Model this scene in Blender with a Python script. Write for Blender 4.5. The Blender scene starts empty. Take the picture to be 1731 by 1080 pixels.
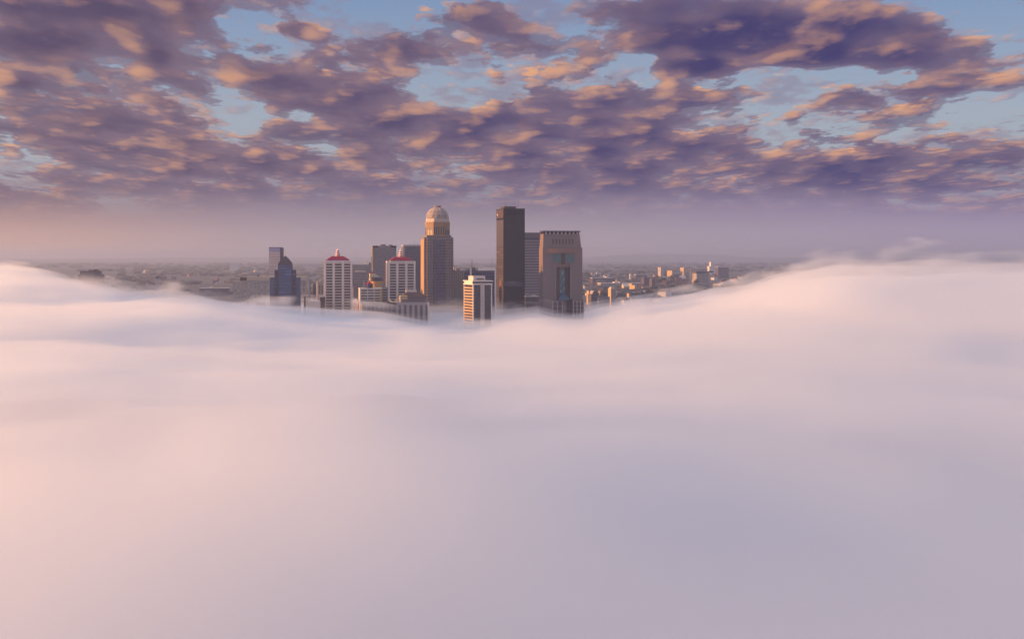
import bpy, bmesh, math, random
from mathutils import Vector, Matrix, noise as mnoise
import numpy as np

scene = bpy.context.scene
R = math.radians

# ------------------------------------------------------------------ camera
CAM_H = 100.0                       # metres above the plain
FPX = 2260.0                        # focal length in photo pixels (1731 wide)
CX, HY = 865.5, 432.0               # principal column and horizon row in the photo
cam_d = bpy.data.cameras.new("camera")
cam = bpy.data.objects.new("camera", cam_d)
scene.collection.objects.link(cam)
cam.location = (0, 0, CAM_H)
cam.rotation_euler = (R(90), 0, 0)
cam_d.sensor_width = 36.0
cam_d.lens = FPX / 1731.0 * 36.0
cam_d.shift_y = -(540.0 - HY) / 1731.0
cam_d.clip_start = 1.0
cam_d.clip_end = 90000.0
scene.camera = cam

# ------------------------------------------------------------------ render settings
scene.render.engine = 'CYCLES'
scene.cycles.max_bounces = 14
scene.cycles.diffuse_bounces = 3
scene.cycles.glossy_bounces = 2
scene.cycles.volume_bounces = 6
scene.cycles.transparent_max_bounces = 16
scene.cycles.use_denoising = True
scene.view_settings.view_transform = 'Standard'
scene.view_settings.look = 'None'
scene.view_settings.gamma = 1.0
scene.view_settings.use_curve_mapping = False
EXPO = 1.0                          # exposed for the shaded city
scene.view_settings.exposure = EXPO

# ------------------------------------------------------------------ sun (low, from the left)
SUN_EL = R(6.3)
SUN_AZ_FROM_LEFT = R(6.5)           # a little towards the camera's side
sun_dir = Vector((-math.cos(SUN_AZ_FROM_LEFT) * math.cos(SUN_EL),
                  -math.sin(SUN_AZ_FROM_LEFT) * math.cos(SUN_EL),
                  math.sin(SUN_EL)))
sd = bpy.data.lights.new("sun", 'SUN')
sd.energy = 4.5
sd.angle = R(0.5)
sd.color = (1.0, 0.50, 0.17)
so = bpy.data.objects.new("sun", sd)
so.rotation_euler = sun_dir.to_track_quat('Z', 'Y').to_euler()
so.location = sun_dir * 3000
scene.collection.objects.link(so)

# ------------------------------------------------------------------ world: Nishita sky with a broken cloud deck
world = bpy.data.worlds.new("World")
scene.world = world
world.use_nodes = True
WT = world.node_tree
WT.nodes.clear()


class G:
    """tiny expression helper over one node tree"""
    def __init__(self, nt):
        self.nt = nt

    def node(self, kind, **kw):
        n = self.nt.nodes.new(kind)
        for k, v in kw.items():
            setattr(n, k, v)
        return n

    def put(self, sock, v):
        if isinstance(v, bpy.types.NodeSocket):
            self.nt.links.new(v, sock)
        else:
            sock.default_value = v

    def m(self, op, a, b=0.0, c=0.0, clamp=False):
        n = self.node('ShaderNodeMath', operation=op, use_clamp=clamp)
        self.put(n.inputs[0], a)
        self.put(n.inputs[1], b)
        self.put(n.inputs[2], c)
        return n.outputs[0]

    def add(self, a, b): return self.m('ADD', a, b)
    def sub(self, a, b): return self.m('SUBTRACT', a, b)
    def mul(self, a, b): return self.m('MULTIPLY', a, b)
    def div(self, a, b): return self.m('DIVIDE', a, b)
    def mad(self, a, b, c): return self.m('MULTIPLY_ADD', a, b, c)

    def sat(self, a): return self.m('MULTIPLY', a, 1.0, clamp=True)

    def smooth(self, v, lo, hi, t0=0.0, t1=1.0):
        n = self.node('ShaderNodeMapRange', interpolation_type='SMOOTHSTEP')
        self.put(n.inputs[0], v)
        self.put(n.inputs[1], lo)
        self.put(n.inputs[2], hi)
        self.put(n.inputs[3], t0)
        self.put(n.inputs[4], t1)
        return n.outputs[0]

    def xyz(self, x, y, z):
        n = self.node('ShaderNodeCombineXYZ')
        self.put(n.inputs[0], x)
        self.put(n.inputs[1], y)
        self.put(n.inputs[2], z)
        return n.outputs[0]

    def noise(self, vec, scale, detail=4.0, rough=0.5, lac=2.0, dist=0.0):
        n = self.node('ShaderNodeTexNoise')
        self.put(n.inputs['Vector'], vec)
        n.inputs['Scale'].default_value = scale
        n.inputs['Detail'].default_value = detail
        n.inputs['Roughness'].default_value = rough
        n.inputs['Lacunarity'].default_value = lac
        n.inputs['Distortion'].default_value = dist
        return n.outputs['Fac']

    def mix(self, f, a, b, blend='MIX'):
        n = self.node('ShaderNodeMix', data_type='RGBA', blend_type=blend)
        n.clamp_factor = True
        self.put(n.inputs[0], f)
        self.put(n.inputs[6], a if isinstance(a, bpy.types.NodeSocket) else (*a, 1))
        self.put(n.inputs[7], b if isinstance(b, bpy.types.NodeSocket) else (*b, 1))
        return n.outputs[2]

    def ramp(self, f, stops, interp='LINEAR'):
        n = self.node('ShaderNodeValToRGB')
        n.color_ramp.interpolation = interp
        els = n.color_ramp.elements
        while len(els) < len(stops):
            els.new(0.5)
        for e, (p, c) in zip(els, stops):
            e.position = p
            e.color = (*c, 1)
        self.put(n.inputs[0], f)
        return n.outputs[0]


def srgb(r, g, b):
    f = lambda c: (c / 255 / 12.92) if c / 255 <= 0.04045 else ((c / 255 + 0.055) / 1.055) ** 2.4
    return (f(r), f(g), f(b))


def build_world():
    g = G(WT)
    tc = g.node('ShaderNodeTexCoord')
    sep = g.node('ShaderNodeSeparateXYZ')
    WT.links.new(tc.outputs['Generated'], sep.inputs[0])
    dx, dy, dz = sep.outputs[0], sep.outputs[1], sep.outputs[2]
    up = g.m('MAXIMUM', dz, 0.0)
    zz = g.add(up, 0.08)                      # soft horizon so that the deck curves down
    hor = g.m('MAXIMUM', dy, 0.05)
    ta = g.div(dx, hor)                        # tangent of azimuth / elevation, towards the city
    te = g.div(dz, hor)

    sky = g.node('ShaderNodeTexSky', sky_type='NISHITA', sun_disc=False)
    sky.sun_elevation = SUN_EL
    sky.sun_rotation = math.atan2(sun_dir.x, sun_dir.y)
    sky.altitude = 150
    sky.air_density = 1.0
    sky.dust_density = 1.5
    sky.ozone_density = 3.0
    S = SKY_STRENGTH
    K = 1.0 / S / 2 ** EXPO

    def sc(c, k=1.0):
        return tuple(v * K * k for v in c)

    # ---- where the deck is thick and where the blue shows (real directions in the sky)
    cov = 0.0
    blobs = CLOUD_BLOBS
    for (px, py, rx, ry, amp) in blobs:
        a0, e0 = (px - CX) / FPX, (HY - py) / FPX
        qa = g.mul(g.sub(ta, a0), FPX / rx)
        qe = g.mul(g.sub(te, e0), FPX / ry)
        r2 = g.mad(qa, qa, g.mul(qe, qe))
        gs = g.m('POWER', 2.718, g.mul(r2, -1.0))
        cov = g.mad(gs, amp, cov)
    cov = g.add(cov, g.smooth(te, 0.05, 0.115, 0.15, 0.0))
    infront = g.smooth(dy, 0.5, 0.8)
    cov = g.mul(cov, infront)

    # ---- march through slices of two decks, lowest (nearest) first
    ux, uy = g.div(dx, zz), g.div(dy, zz)
    east = g.smooth(ta, -0.35, 0.30)            # bluer shade away from the sunrise
    state = {'T': None, 'acc': None}

    def puff(P, freq, det):
        n = g.noise(P, freq, det, 0.60)
        v = g.node('ShaderNodeTexVoronoi', feature='F1')
        v.inputs['Scale'].default_value = freq * 1.9
        g.put(v.inputs['Vector'], P)
        return g.mad(n, 0.90, g.mad(v.outputs['Distance'], -0.17, 0.12))

    def deck_layer(NS, off, hscale, k0, dk, freq, lim0, dlim, soft, covk, opac, dark_a, dark_b, dark_c, bright, litgain):
        for i in range(NS):
            h = i / max(NS - 1, 1)
            k = k0 + dk * h
            X, Y = g.mul(ux, k * hscale), g.mul(g.mul(uy, k), 0.52 * hscale)
            P = g.xyz(g.add(X, off[0]), g.add(Y, off[1]), 0.10 * h + off[2])
            big = g.noise(P, 1.3, 1.0, 0.5)
            fine = puff(P, freq, 5.0)
            shape = g.mad(fine, 0.80, g.mad(big, 0.55, g.mul(cov, covk)))
            lim = lim0 + dlim * h * h
            dens = g.smooth(shape, lim, lim + soft)
            P2 = g.xyz(g.add(X, off[0] - 0.05), g.add(Y, off[1] - 0.045), 0.10 * h + off[2] + 0.03)
            low = g.noise(P, freq, 2.0, 0.5)
            low2 = g.noise(P2, freq, 2.0, 0.5)
            lit = g.smooth(g.mad(g.sub(fine, low), 0.75, g.sub(low, low2)), -0.10, 0.30)
            thick = g.smooth(shape, lim + 0.03, lim + 0.34)
            litk = g.mul(g.mad(lit, litgain, -0.38 + 0.5 * h), g.mad(thick, -0.45, 1.0))
            litk = g.sat(litk)
            tex = g.mul(g.sub(fine, low), -1.6)
            dark = g.mix(g.sat(g.add(tex, g.mad(g.sub(1.0, lit), 0.50, g.mul(thick, 0.5)))), sc(dark_a), g.mix(east, sc(dark_b), sc(dark_c)))
            col = g.mix(litk, dark, sc(bright))
            al = g.mul(dens, opac * (0.75 + 0.25 * h))
            T = state['T']
            w = g.mul(al, T) if T is not None else al
            col = g.mix(1.0, col, g.xyz(w, w, w), 'MULTIPLY')
            state['acc'] = col if T is None else g.mix(1.0, state['acc'], col, 'ADD')
            state['T'] = g.mul(T, g.sub(1.0, al)) if T is not None else g.sub(1.0, al)

    deck_layer(4, (3.7, 1.3, 0.0), 1.0, 1.0, 0.05, 5.2, 0.722, 0.16, 0.05, 1.0, 0.94,
               srgb(144, 121, 136), srgb(84, 72, 102), srgb(59, 57, 107), srgb(236, 172, 124), 1.2)
    deck_layer(2, (9.1, 6.3, 2.0), 1.0, 1.25, 0.03, 5.6, 0.655, 0.08, 0.12, 0.5, 0.62,
               srgb(170, 142, 148), srgb(120, 102, 128), srgb(108, 98, 138), srgb(240, 184, 142), 1.0)
    T, acc = state['T'], state['acc']

    # ---- clear sky behind
    blue = g.ramp(g.sat(g.mul(dz, 4.0)), [(0.0, sc(srgb(176, 168, 182))), (0.40, sc(srgb(172, 178, 194))),
                                         (0.75, sc(srgb(132, 154, 192))), (1.0, sc(srgb(112, 142, 188)))])
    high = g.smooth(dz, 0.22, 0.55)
    base = g.mix(0.25, blue, sky.outputs[0])
    back = g.mix(1.0, base, g.xyz(T, T, T), 'MULTIPLY')
    deck = g.mix(1.0, back, acc, 'ADD')

    # ---- the air along the horizon: far deck melts into a mauve band, paler below it
    le = g.sat(g.mul(te, 5.0))
    right = g.ramp(le, [(0.0, srgb(166, 150, 172)), (0.10, srgb(159, 144, 168)), (0.19, srgb(142, 128, 160)),
                        (0.27, srgb(98, 91, 134)), (0.40, srgb(102, 92, 136)), (1.0, srgb(120, 110, 150))])
    left = g.ramp(le, [(0.0, srgb(214, 168, 148)), (0.08, srgb(196, 156, 146)), (0.18, srgb(156, 128, 130)),
                       (0.27, srgb(118, 102, 120)), (0.40, srgb(120, 100, 120)), (1.0, srgb(130, 112, 140))])
    mid = g.ramp(le, [(0.0, srgb(174, 158, 166)), (0.08, srgb(167, 151, 161)), (0.19, srgb(140, 127, 146)),
                      (0.27, srgb(106, 97, 128)), (0.40, srgb(108, 94, 128)), (1.0, srgb(125, 110, 145))])
    lr = g.mix(g.smooth(ta, -0.40, -0.12), left, mid)
    air = g.mix(g.smooth(ta, -0.05, 0.35), lr, right)
    air = g.mix(1.0, air, (K, K, K), 'MULTIPLY')
    wob = g.mul(g.sub(g.noise(g.xyz(g.mul(ta, 6.0), g.mul(te, 40.0), 0.0), 1.0, 3.0), 0.5), 0.035)
    veil = g.smooth(g.add(te, wob), 0.020, 0.074, 1.0, 0.02)
    veil = g.mul(veil, infront)
    out = g.mix(veil, deck, air)
    back_air = g.mix(g.smooth(dz, 0.0, 0.25), sc(srgb(186, 160, 168)), out)
    out = g.mix(infront, back_air, out)

    # unseen sky overhead, brightened to light the fog and the shaded fronts
    fill_sky = g.mix(0.85, sky.outputs[0], sc((0.73, 0.75, 0.88)))
    out = g.mix(g.mul(high, 0.92), out, fill_sky)
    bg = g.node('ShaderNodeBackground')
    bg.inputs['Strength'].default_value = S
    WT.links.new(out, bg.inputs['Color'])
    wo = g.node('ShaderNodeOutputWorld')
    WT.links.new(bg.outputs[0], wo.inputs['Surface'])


SKY_STRENGTH = 0.10
# photo column, row, half-width, half-height, how much thicker (+) or thinner (-)
CLOUD_BLOBS = [
    (1340, 62, 230, 55, 0.42), (1180, 70, 130, 40, 0.15), (150, 25, 190, 50, 0.28),
    (420, 45, 80, 30, -0.02), (330, 90, 90, 30, -0.06), (500, 45, 46, 22, 0.18), (268, 96, 26, 20, 0.26), (60, 75, 90, 24, 0.14), (330, 105, 60, 16, 0.10), (610, 25, 80, 18, -0.06), (660, 160, 70, 30, 0.12), (1560, 60, 60, 30, 0.12),
    (400, 200, 40, 40, -0.08), (720, 130, 80, 40, -0.04), (1120, 100, 90, 18, -0.18),
    (1690, 35, 60, 32, -0.20), (1400, 130, 220, 16, -0.16), (1640, 170, 80, 22, -0.12),
    (560, 165, 120, 30, 0.16), (200, 180, 180, 50, 0.16), (900, 90, 130, 40, 0.20),
    (650, 80, 150, 30, 0.10), (260, 230, 160, 40, 0.18), (1300, 240, 420, 60, 0.08),
    (800, 255, 500, 45, 0.09), (680, 95, 110, 28, 0.16), (740, 205, 120, 26, 0.14), (480, 130, 150, 30, 0.14),
    (1640, 130, 110, 40, 0.22), (980, 180, 150, 40, 0.12), (60, 110, 80, 50, 0.12), (1060, 20, 90, 25, 0.14),
    (840, 30, 90, 30, 0.14), (1480, 170, 140, 22, 0.10), (1130, 115, 36, 18, 0.22), (1200, 112, 36, 18, 0.18),
]
build_world()
world.cycles.sampling_method = 'MANUAL'
world.cycles.sample_map_resolution = 512

# ------------------------------------------------------------------ helpers for objects and materials
def P(px, py, d):
    """point that the photo shows at column px, row py when it stands d metres away"""
    return Vector(((px - CX) / FPX * d, d, CAM_H + (HY - py) / FPX * d))


def link(o, parent=None):
    scene.collection.objects.link(o)
    if parent is not None:
        o.parent = parent
    return o


def tag(o, label=None, cat=None, group=None, kind=None):
    if label: o['label'] = label
    if cat: o['category'] = cat
    if group: o['group'] = group
    if kind: o['kind'] = kind
    return o


def mesh_obj(name, verts, faces, mat=None, parent=None, smooth=False):
    me = bpy.data.meshes.new(name)
    me.from_pydata([tuple(v) for v in verts], [], faces)
    me.validate()
    if mat: me.materials.append(mat)
    if smooth:
        me.polygons.foreach_set('use_smooth', [True] * len(me.polygons))
    me.update()
    return link(bpy.data.objects.new(name, me), parent)


def new_mat(name):
    m = bpy.data.materials.new(name)
    m.use_nodes = True
    m.node_tree.nodes.clear()
    return m, G(m.node_tree)


def finish(m, g, bsdf):
    out = g.node('ShaderNodeOutputMaterial')
    m.node_tree.links.new(bsdf.outputs[0], out.inputs['Surface'])
    return m


def surf(name, col, rough=0.8, var=0.25, scale=0.08, metal=0.0, spec=0.3):
    """plain weathered surface: base colour broken by two scales of noise in object space"""
    m, g = new_mat(name)
    tc = g.node('ShaderNodeTexCoord')
    n1 = g.noise(tc.outputs['Object'], scale, 4.0, 0.6)
    n2 = g.noise(tc.outputs['Object'], scale * 9, 3.0, 0.6)
    f = g.mad(g.sub(n1, 0.5), var * 1.6, g.mad(g.sub(n2, 0.5), var, 1.0))
    c = g.mix(1.0, col, g.xyz(f, f, f), 'MULTIPLY')
    b = g.node('ShaderNodeBsdfPrincipled')
    g.put(b.inputs['Base Color'], c)
    b.inputs['Roughness'].default_value = rough
    b.inputs['Metallic'].default_value = metal
    b.inputs['Specular IOR Level'].default_value = spec
    return finish(m, g, b)


# ------------------------------------------------------------------ ground, hills, far woodland
def build_ground():
    m, g = new_mat("plain_ground")
    tc = g.node('ShaderNodeTexCoord')
    n1 = g.noise(tc.outputs['Object'], 0.0011, 5.0, 0.6)
    n2 = g.noise(tc.outputs['Object'], 0.012, 4.0, 0.6)
    n3 = g.noise(tc.outputs['Object'], 0.05, 2.0, 0.5)
    c = g.ramp(g.mad(n2, 0.5, g.mul(n1, 0.5)), [(0.38, (0.024, 0.024, 0.026)), (0.47, (0.040, 0.036, 0.036)),
                                               (0.56, (0.065, 0.058, 0.060)), (0.63, (0.13, 0.12, 0.12))])
    c = g.mix(g.smooth(n3, 0.60, 0.70), c, (0.20, 0.19, 0.19))
    b = g.node('ShaderNodeBsdfPrincipled')
    g.put(b.inputs['Base Color'], c)
    b.inputs['Roughness'].default_value = 0.95
    finish(m, g, b)
    L = 36000
    o = mesh_obj("ground", [(-L, -L, 0), (L, -L, 0), (L, L, 0), (-L, L, 0)], [(0, 1, 2, 3)], m)
    tag(o, kind='structure')


def build_hills():
    m = surf("hill_woods", (0.035, 0.042, 0.03), 1.0, 0.5, 0.002)
    rnd = random.Random(3)
    verts, faces = [], []
    nx, ny = 90, 10
    for j in range(ny):
        for i in range(nx):
            x = -15000 + 33000 * i / (nx - 1)
            y = 27000 + 6500 * j / (ny - 1)
            px = CX + x / 28000 * FPX
            ridge = 205 * math.exp(-((px - 1165) / 105) ** 4) + 118 * math.exp(-((px - 1020) / 150) ** 2) \
                + 95 * math.exp(-((px - 420) / 330) ** 2) + 90 * math.exp(-((px - 1420) / 260) ** 2) + 60
            v = j / (ny - 1)
            z = 0.42 * ridge * math.sin(math.pi * min(1, v * 1.0)) ** 0.8 if 0 < v < 1 else 0
            z *= 0.93 + 0.14 * mnoise.noise((x / 900, y / 1500, 0.3)) + 0.05 * mnoise.noise((x / 240, y / 600, 2.3))
            verts.append((x, y, z - 1.0))
    for j in range(ny - 1):
        for i in range(nx - 1):
            a = j * nx + i
            faces.append((a, a + 1, a + nx + 1, a + nx))
    o = mesh_obj("hills", verts, faces, m, smooth=True)
    tag(o, kind='structure')


# ------------------------------------------------------------------ fog
# rows of the photo at which the fog's top edge runs, by column, and the distance of that crest
CREST = [(-900, 480, 2100), (-300, 470, 2100), (0, 453, 2100), (60, 458, 2000), (130, 481, 1600), (200, 500, 1400), (300, 510, 1350),
         (380, 522, 1420), (460, 526, 1480), (560, 532, 1460), (640, 538, 1430), (720, 553, 1400), (800, 557, 1400),
         (860, 549, 1430), (905, 538, 1480), (940, 547, 1500), (975, 550, 1480), (1020, 543, 1450), (1080, 536, 1400),
         (1160, 526, 1350), (1240, 508, 1300), (1320, 482, 1250), (1400, 466, 1250), (1500, 466, 1250),
         (1600, 464, 1250), (1731, 462, 1250), (2100, 452, 1250), (2800, 460, 1250)]
_cp = np.array([c[0] for c in CREST], float)
_cr = np.array([c[1] for c in CREST], float)
_cd = np.array([c[2] for c in CREST], float)


def sstep(a, b, v):
    t = min(1.0, max(0.0, (v - a) / (b - a)))
    return t * t * (3 - 2 * t)


def fog_top(x, y):
    px = CX + x / min(max(y, 1000.0), 2200.0) * FPX
    row = float(np.interp(px, _cp, _cr))
    dist = float(np.interp(px, _cp, _cd))
    crest = CAM_H - (row - HY) / FPX * dist
    near = 46.0 + 5.0 * mnoise.noise((x / 420, y / 300, 1.7))
    z = near + (crest - near) * sstep(450, dist, y)
    # behind the crest the bank sinks away over the town
    side = sstep(250, 380, abs(x - 0.0))
    back0 = dist + 60 + (1 - side) * 330
    back1 = back0 + 420 + 260 * side
    z = z + (-14 - z) * sstep(back0, back1, y)
    # billows
    far = sstep(300, 900, y)
    n = mnoise.noise((x / 160, y / 210, 0.0)) * 7.0 + mnoise.noise((x / 70, y / 95, 4.0)) * 3.6 \
        + mnoise.noise((x / 31, y / 42, 8.0)) * 1.6
    z += n * (0.35 + 1.0 * far)
    z += (1 - sstep(800, 1150, y)) * (11.0 * mnoise.noise((x / 210, y / 230, 21.0)) + 5.0 * mnoise.noise((x / 95, y / 90, 24.0)))
    return z


def axis(segs):
    out = []
    for a, b, n in segs:
        out += [a + (b - a) * i / n for i in range(n)]
    out.append(segs[-1][1])
    return out


# rising puffs along the crest: photo column, extra height in metres, half-width in columns
PLUMES = [(1545, 24, 34, 0), (1390, 13, 26, 0), (1470, 9, 40, 0), (1660, 8, 40, 0), (22, 14, 26, 0), (75, 12, 22, 0), (-60, 12, 40, 0),
          (1320, 8, 24, 0), (1250, 8, 26, 0), (110, 7, 18, 0), (1720, 9, 22, 0)]

FOG_X = axis([(-9000, -3000, 8), (-3000, -1000, 16), (-1000, 1000, 130), (1000, 3000, 16), (3000, 9000, 8)])
FOG_Y = axis([(-6000, -1500, 6), (-1500, 0, 10), (0, 900, 50), (900, 2300, 86), (2300, 3000, 8)])


def fog_shell(name, lift, mat, floor=-0.35, smooth=False, swell=0.0, plume=0.0, lift2=None):
    nx, ny = len(FOG_X), len(FOG_Y)
    Z = np.zeros((ny, nx))
    for j, y in enumerate(FOG_Y):
        for i, x in enumerate(FOG_X):
            z = fog_top(x, y) + lift
            if swell:
                z += swell * (mnoise.noise((x / 300, y / 240, 11.0)) + 0.22 * mnoise.noise((x / 120, y / 110, 14.0))) * (1 - sstep(800, 1300, y))
            if lift2 is not None:
                z += (lift2 - lift) * (1 - sstep(500, 1050, y))
            if plume:
                for (ppx, hgt, wid, lean) in PLUMES:
                    q = (CX + x / 1300 * FPX - ppx - lean * 30) / wid
                    z += plume * hgt * math.exp(-q * q - ((y - 1300) / 120) ** 2)
            r = math.hypot(x, y)
            z = min(z, 80.0 + 60 * sstep(150, 700, r))
            Z[j, i] = z
    keep = np.zeros((ny - 1, nx - 1), bool)
    for j in range(ny - 1):
        for i in range(nx - 1):
            keep[j, i] = Z[j:j + 2, i:i + 2].max() > 0.6
    used, verts, faces = {}, [], []

    def vid(j, i, top):
        k = (j, i, top)
        if k not in used:
            used[k] = len(verts)
            verts.append((FOG_X[i], FOG_Y[j], max(Z[j, i], 0.4) if top else floor))
        return used[k]
    for j in range(ny - 1):
        for i in range(nx - 1):
            if not keep[j, i]:
                continue
            q = [(j, i), (j, i + 1), (j + 1, i + 1), (j + 1, i)]
            faces.append([vid(a, b, 1) for a, b in q])
            faces.append([vid(a, b, 0) for a, b in reversed(q)])
            for (a, b, dj, di) in ((q[0], q[1], -1, 0), (q[1], q[2], 0, 1), (q[2], q[3], 1, 0), (q[3], q[0], 0, -1)):
                nj, ni = j + dj, i + di
                if nj < 0 or ni < 0 or nj >= ny - 1 or ni >= nx - 1 or not keep[nj, ni]:
                    faces.append([vid(*a, 1), vid(*a, 0), vid(*b, 0), vid(*b, 1)])
    o = mesh_obj(name, verts, faces, mat, smooth=smooth)
    return o


def vol_mat(name, col, dens, aniso):
    m, g = new_mat(name)
    v = g.node('ShaderNodeVolumePrincipled')
    v.inputs['Color'].default_value = (*col, 1)
    v.inputs['Density'].default_value = dens
    v.inputs['Anisotropy'].default_value = aniso
    out = g.node('ShaderNodeOutputMaterial')
    m.node_tree.links.new(v.outputs[0], out.inputs['Volume'])
    m.cycles.homogeneous_volume = True
    return m


def build_fog():
    m, g = new_mat("fog_body")
    b = g.node('ShaderNodeBsdfDiffuse')
    b.inputs['Color'].default_value = (0.54, 0.505, 0.55, 1)  # opaque core, its colour darkened for the dim depths of the fog
    finish(m, g, b)
    tag(fog_shell("fog", -22, m, smooth=True, swell=17.0, lift2=-19), kind='stuff')
    tag(fog_shell("fog", -3, vol_mat("fog_inner", (0.95, 0.957, 0.98), 0.026, 0.40), lift2=-7), kind='stuff')
    tag(fog_shell("fog", 6, vol_mat("fog_outer", (0.95, 0.957, 0.98), 0.0055, 0.40), plume=0.35), kind='stuff')
    build_wisps(-1000, 900, 1000, 2050, 25.0, 0.010, 0.52, 0.70, 75.0)
    build_wisps(-620, 620, 230, 1120, 27.0, 0.011, 0.46, 0.68, 110.0)


def build_wisps(x0, x1, y0, y1, rise, dmax, lo, hi, size):
    """torn patches of fog drifting along the crest and between the towers"""
    xs = [x0 + (x1 - x0) * i / 64 for i in range(65)]
    ys = [y0 + (y1 - y0) * j / 30 for j in range(31)]
    nx, ny = len(xs), len(ys)
    verts = []
    for up in (0, 1):
        for j, y in enumerate(ys):
            for i, x in enumerate(xs):
                z = fog_top(x, y)
                e = math.sin(math.pi * j / (ny - 1)) ** .5 * min(1, 8 * i / nx, 8 * (nx - 1 - i) / nx)
                if up:
                    for (ppx, hgt, wid, lean) in PLUMES:
                        q = (CX + x / 1300 * FPX - ppx) / (wid * 1.3)
                        z += 0.95 * hgt * math.exp(-q * q - ((y - 1320) / 150) ** 2)
                verts.append((x, y, max(1.0, z - 8) if not up else max(1.5, z - 8) + .5 + rise * e))
    o = nx * ny
    faces = []
    for j in range(ny - 1):
        for i in range(nx - 1):
            a = j * nx + i
            faces.append((a + o, a + 1 + o, a + nx + 1 + o, a + nx + o))
            faces.append((a + nx, a + nx + 1, a + 1, a))
    for i in range(nx - 1):
        faces.append((i, i + 1, i + 1 + o, i + o))
        b_ = (ny - 1) * nx + i
        faces.append((b_ + 1, b_, b_ + o, b_ + 1 + o))
    for j in range(ny - 1):
        a = j * nx
        faces.append((a + nx, a, a + o, a + nx + o))
        a = j * nx + nx - 1
        faces.append((a, a + nx, a + nx + o, a + o))
    m, g = new_mat("fog_wisps")
    tc = g.node('ShaderNodeTexCoord')
    mp = g.node('ShaderNodeMapping')
    mp.inputs['Scale'].default_value = (1 / size, 1 / (1.8 * size), 1 / (.45 * size))
    m.node_tree.links.new(tc.outputs['Object'], mp.inputs['Vector'])
    n = g.noise(mp.outputs[0], 1.0, 4.0, 0.55, dist=0.15)
    dens = g.mul(g.smooth(n, lo, hi), dmax)
    v = g.node('ShaderNodeVolumePrincipled')
    v.inputs['Color'].default_value = (0.95, 0.957, 0.98, 1)
    v.inputs['Anisotropy'].default_value = 0.45
    g.put(v.inputs['Density'], dens)
    out = g.node('ShaderNodeOutputMaterial')
    m.node_tree.links.new(v.outputs[0], out.inputs['Volume'])
    m.cycles.volume_step_rate = 0.26
    tag(mesh_obj("fog", verts, faces, m), kind='stuff')


def build_haze():
    L = 35000
    z0, z1 = -3.0, 185.0
    v = [(x, y, z) for z in (z0, z1) for x, y in ((-L, -L), (L, -L), (L, L), (-L, L))]
    f = [(3, 2, 1, 0), (4, 5, 6, 7), (0, 1, 5, 4), (1, 2, 6, 5), (2, 3, 7, 6), (3, 0, 4, 7)]
    o = mesh_obj("haze", v, f, vol_mat("haze_air", (0.62, 0.68, 0.88), HAZE, 0.5))
    tag(o, kind='stuff')


HAZE = 0.000080
build_ground()
build_hills()
build_fog()

# ------------------------------------------------------------------ builders for the city
class MB:
    """collects shapes, links them as ONE mesh object"""
    def __init__(self):
        self.v, self.f = [], []

    def add(self, vs, fs):
        o = len(self.v)
        self.v += [tuple(p) for p in vs]
        self.f += [[o + i for i in q] for q in fs]
        return self

    def box(self, x0, x1, y0, y1, z0, z1):
        return self.frustum((x0, x1, y0, y1), z0, (x0, x1, y0, y1), z1)

    def frustum(self, a, z0, b, z1):
        vs = [(a[0], a[2], z0), (a[1], a[2], z0), (a[1], a[3], z0), (a[0], a[3], z0),
              (b[0], b[2], z1), (b[1], b[2], z1), (b[1], b[3], z1), (b[0], b[3], z1)]
        return self.add(vs, [(3, 2, 1, 0), (4, 5, 6, 7), (0, 1, 5, 4), (1, 2, 6, 5), (2, 3, 7, 6), (3, 0, 4, 7)])

    def prism(self, ring, z0, z1):
        n = len(ring)
        vs = [(x, y, z0) for x, y in ring] + [(x, y, z1) for x, y in ring]
        fs = [list(range(n))[::-1], list(range(n, 2 * n))]
        fs += [(i, (i + 1) % n, n + (i + 1) % n, n + i) for i in range(n)]
        return self.add(vs, fs)

    def profile(self, poly, y0, y1):
        """outline in x-z, extruded along y"""
        n = len(poly)
        vs = [(x, y0, z) for x, z in poly] + [(x, y1, z) for x, z in poly]
        fs = [list(range(n)), list(range(n, 2 * n))[::-1]]
        fs += [((i + 1) % n, i, n + i, n + (i + 1) % n) for i in range(n)]
        return self.add(vs, fs)

    def lathe(self, prof, n=24, cx=0, cy=0, rot=0.0):
        vs, fs = [], []
        for r, z in prof:
            for k in range(n):
                a = rot + 2 * math.pi * k / n
                vs.append((cx + r * math.cos(a), cy + r * math.sin(a), z))
        m = len(prof)
        for j in range(m - 1):
            for k in range(n):
                fs.append((j * n + k, j * n + (k + 1) % n, (j + 1) * n + (k + 1) % n, (j + 1) * n + k))
        fs.append(list(range(n))[::-1])
        fs.append([(m - 1) * n + k for k in range(n)])
        return self.add(vs, fs)

    def bar(self, p, q, r, n=4):
        p, q = Vector(p), Vector(q)
        d = (q - p).normalized()
        a = d.cross(Vector((0, 0, 1)) if abs(d.z) < 0.9 else Vector((1, 0, 0))).normalized()
        b = d.cross(a)
        vs = []
        for c in (p, q):
            for k in range(n):
                t = 2 * math.pi * (k + 0.5) / n
                vs.append(c + a * r * math.cos(t) + b * r * math.sin(t))
        fs = [list(range(n)), list(range(n, 2 * n))[::-1]]
        fs += [((k + 1) % n, k, n + k, n + (k + 1) % n) for k in range(n)]
        return self.add(vs, fs)

    def build(self, name, mat, parent=None, smooth=False):
        me = bpy.data.meshes.new(name)
        me.from_pydata(self.v, [], self.f)
        me.validate()
        bm = bmesh.new()
        bm.from_mesh(me)
        bmesh.ops.recalc_face_normals(bm, faces=bm.faces)
        bm.to_mesh(me)
        bm.free()
        me.materials.append(mat)
        if smooth:
            me.polygons.foreach_set('use_smooth', [True] * len(me.polygons))
        return link(bpy.data.objects.new(name, me), parent)


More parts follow.
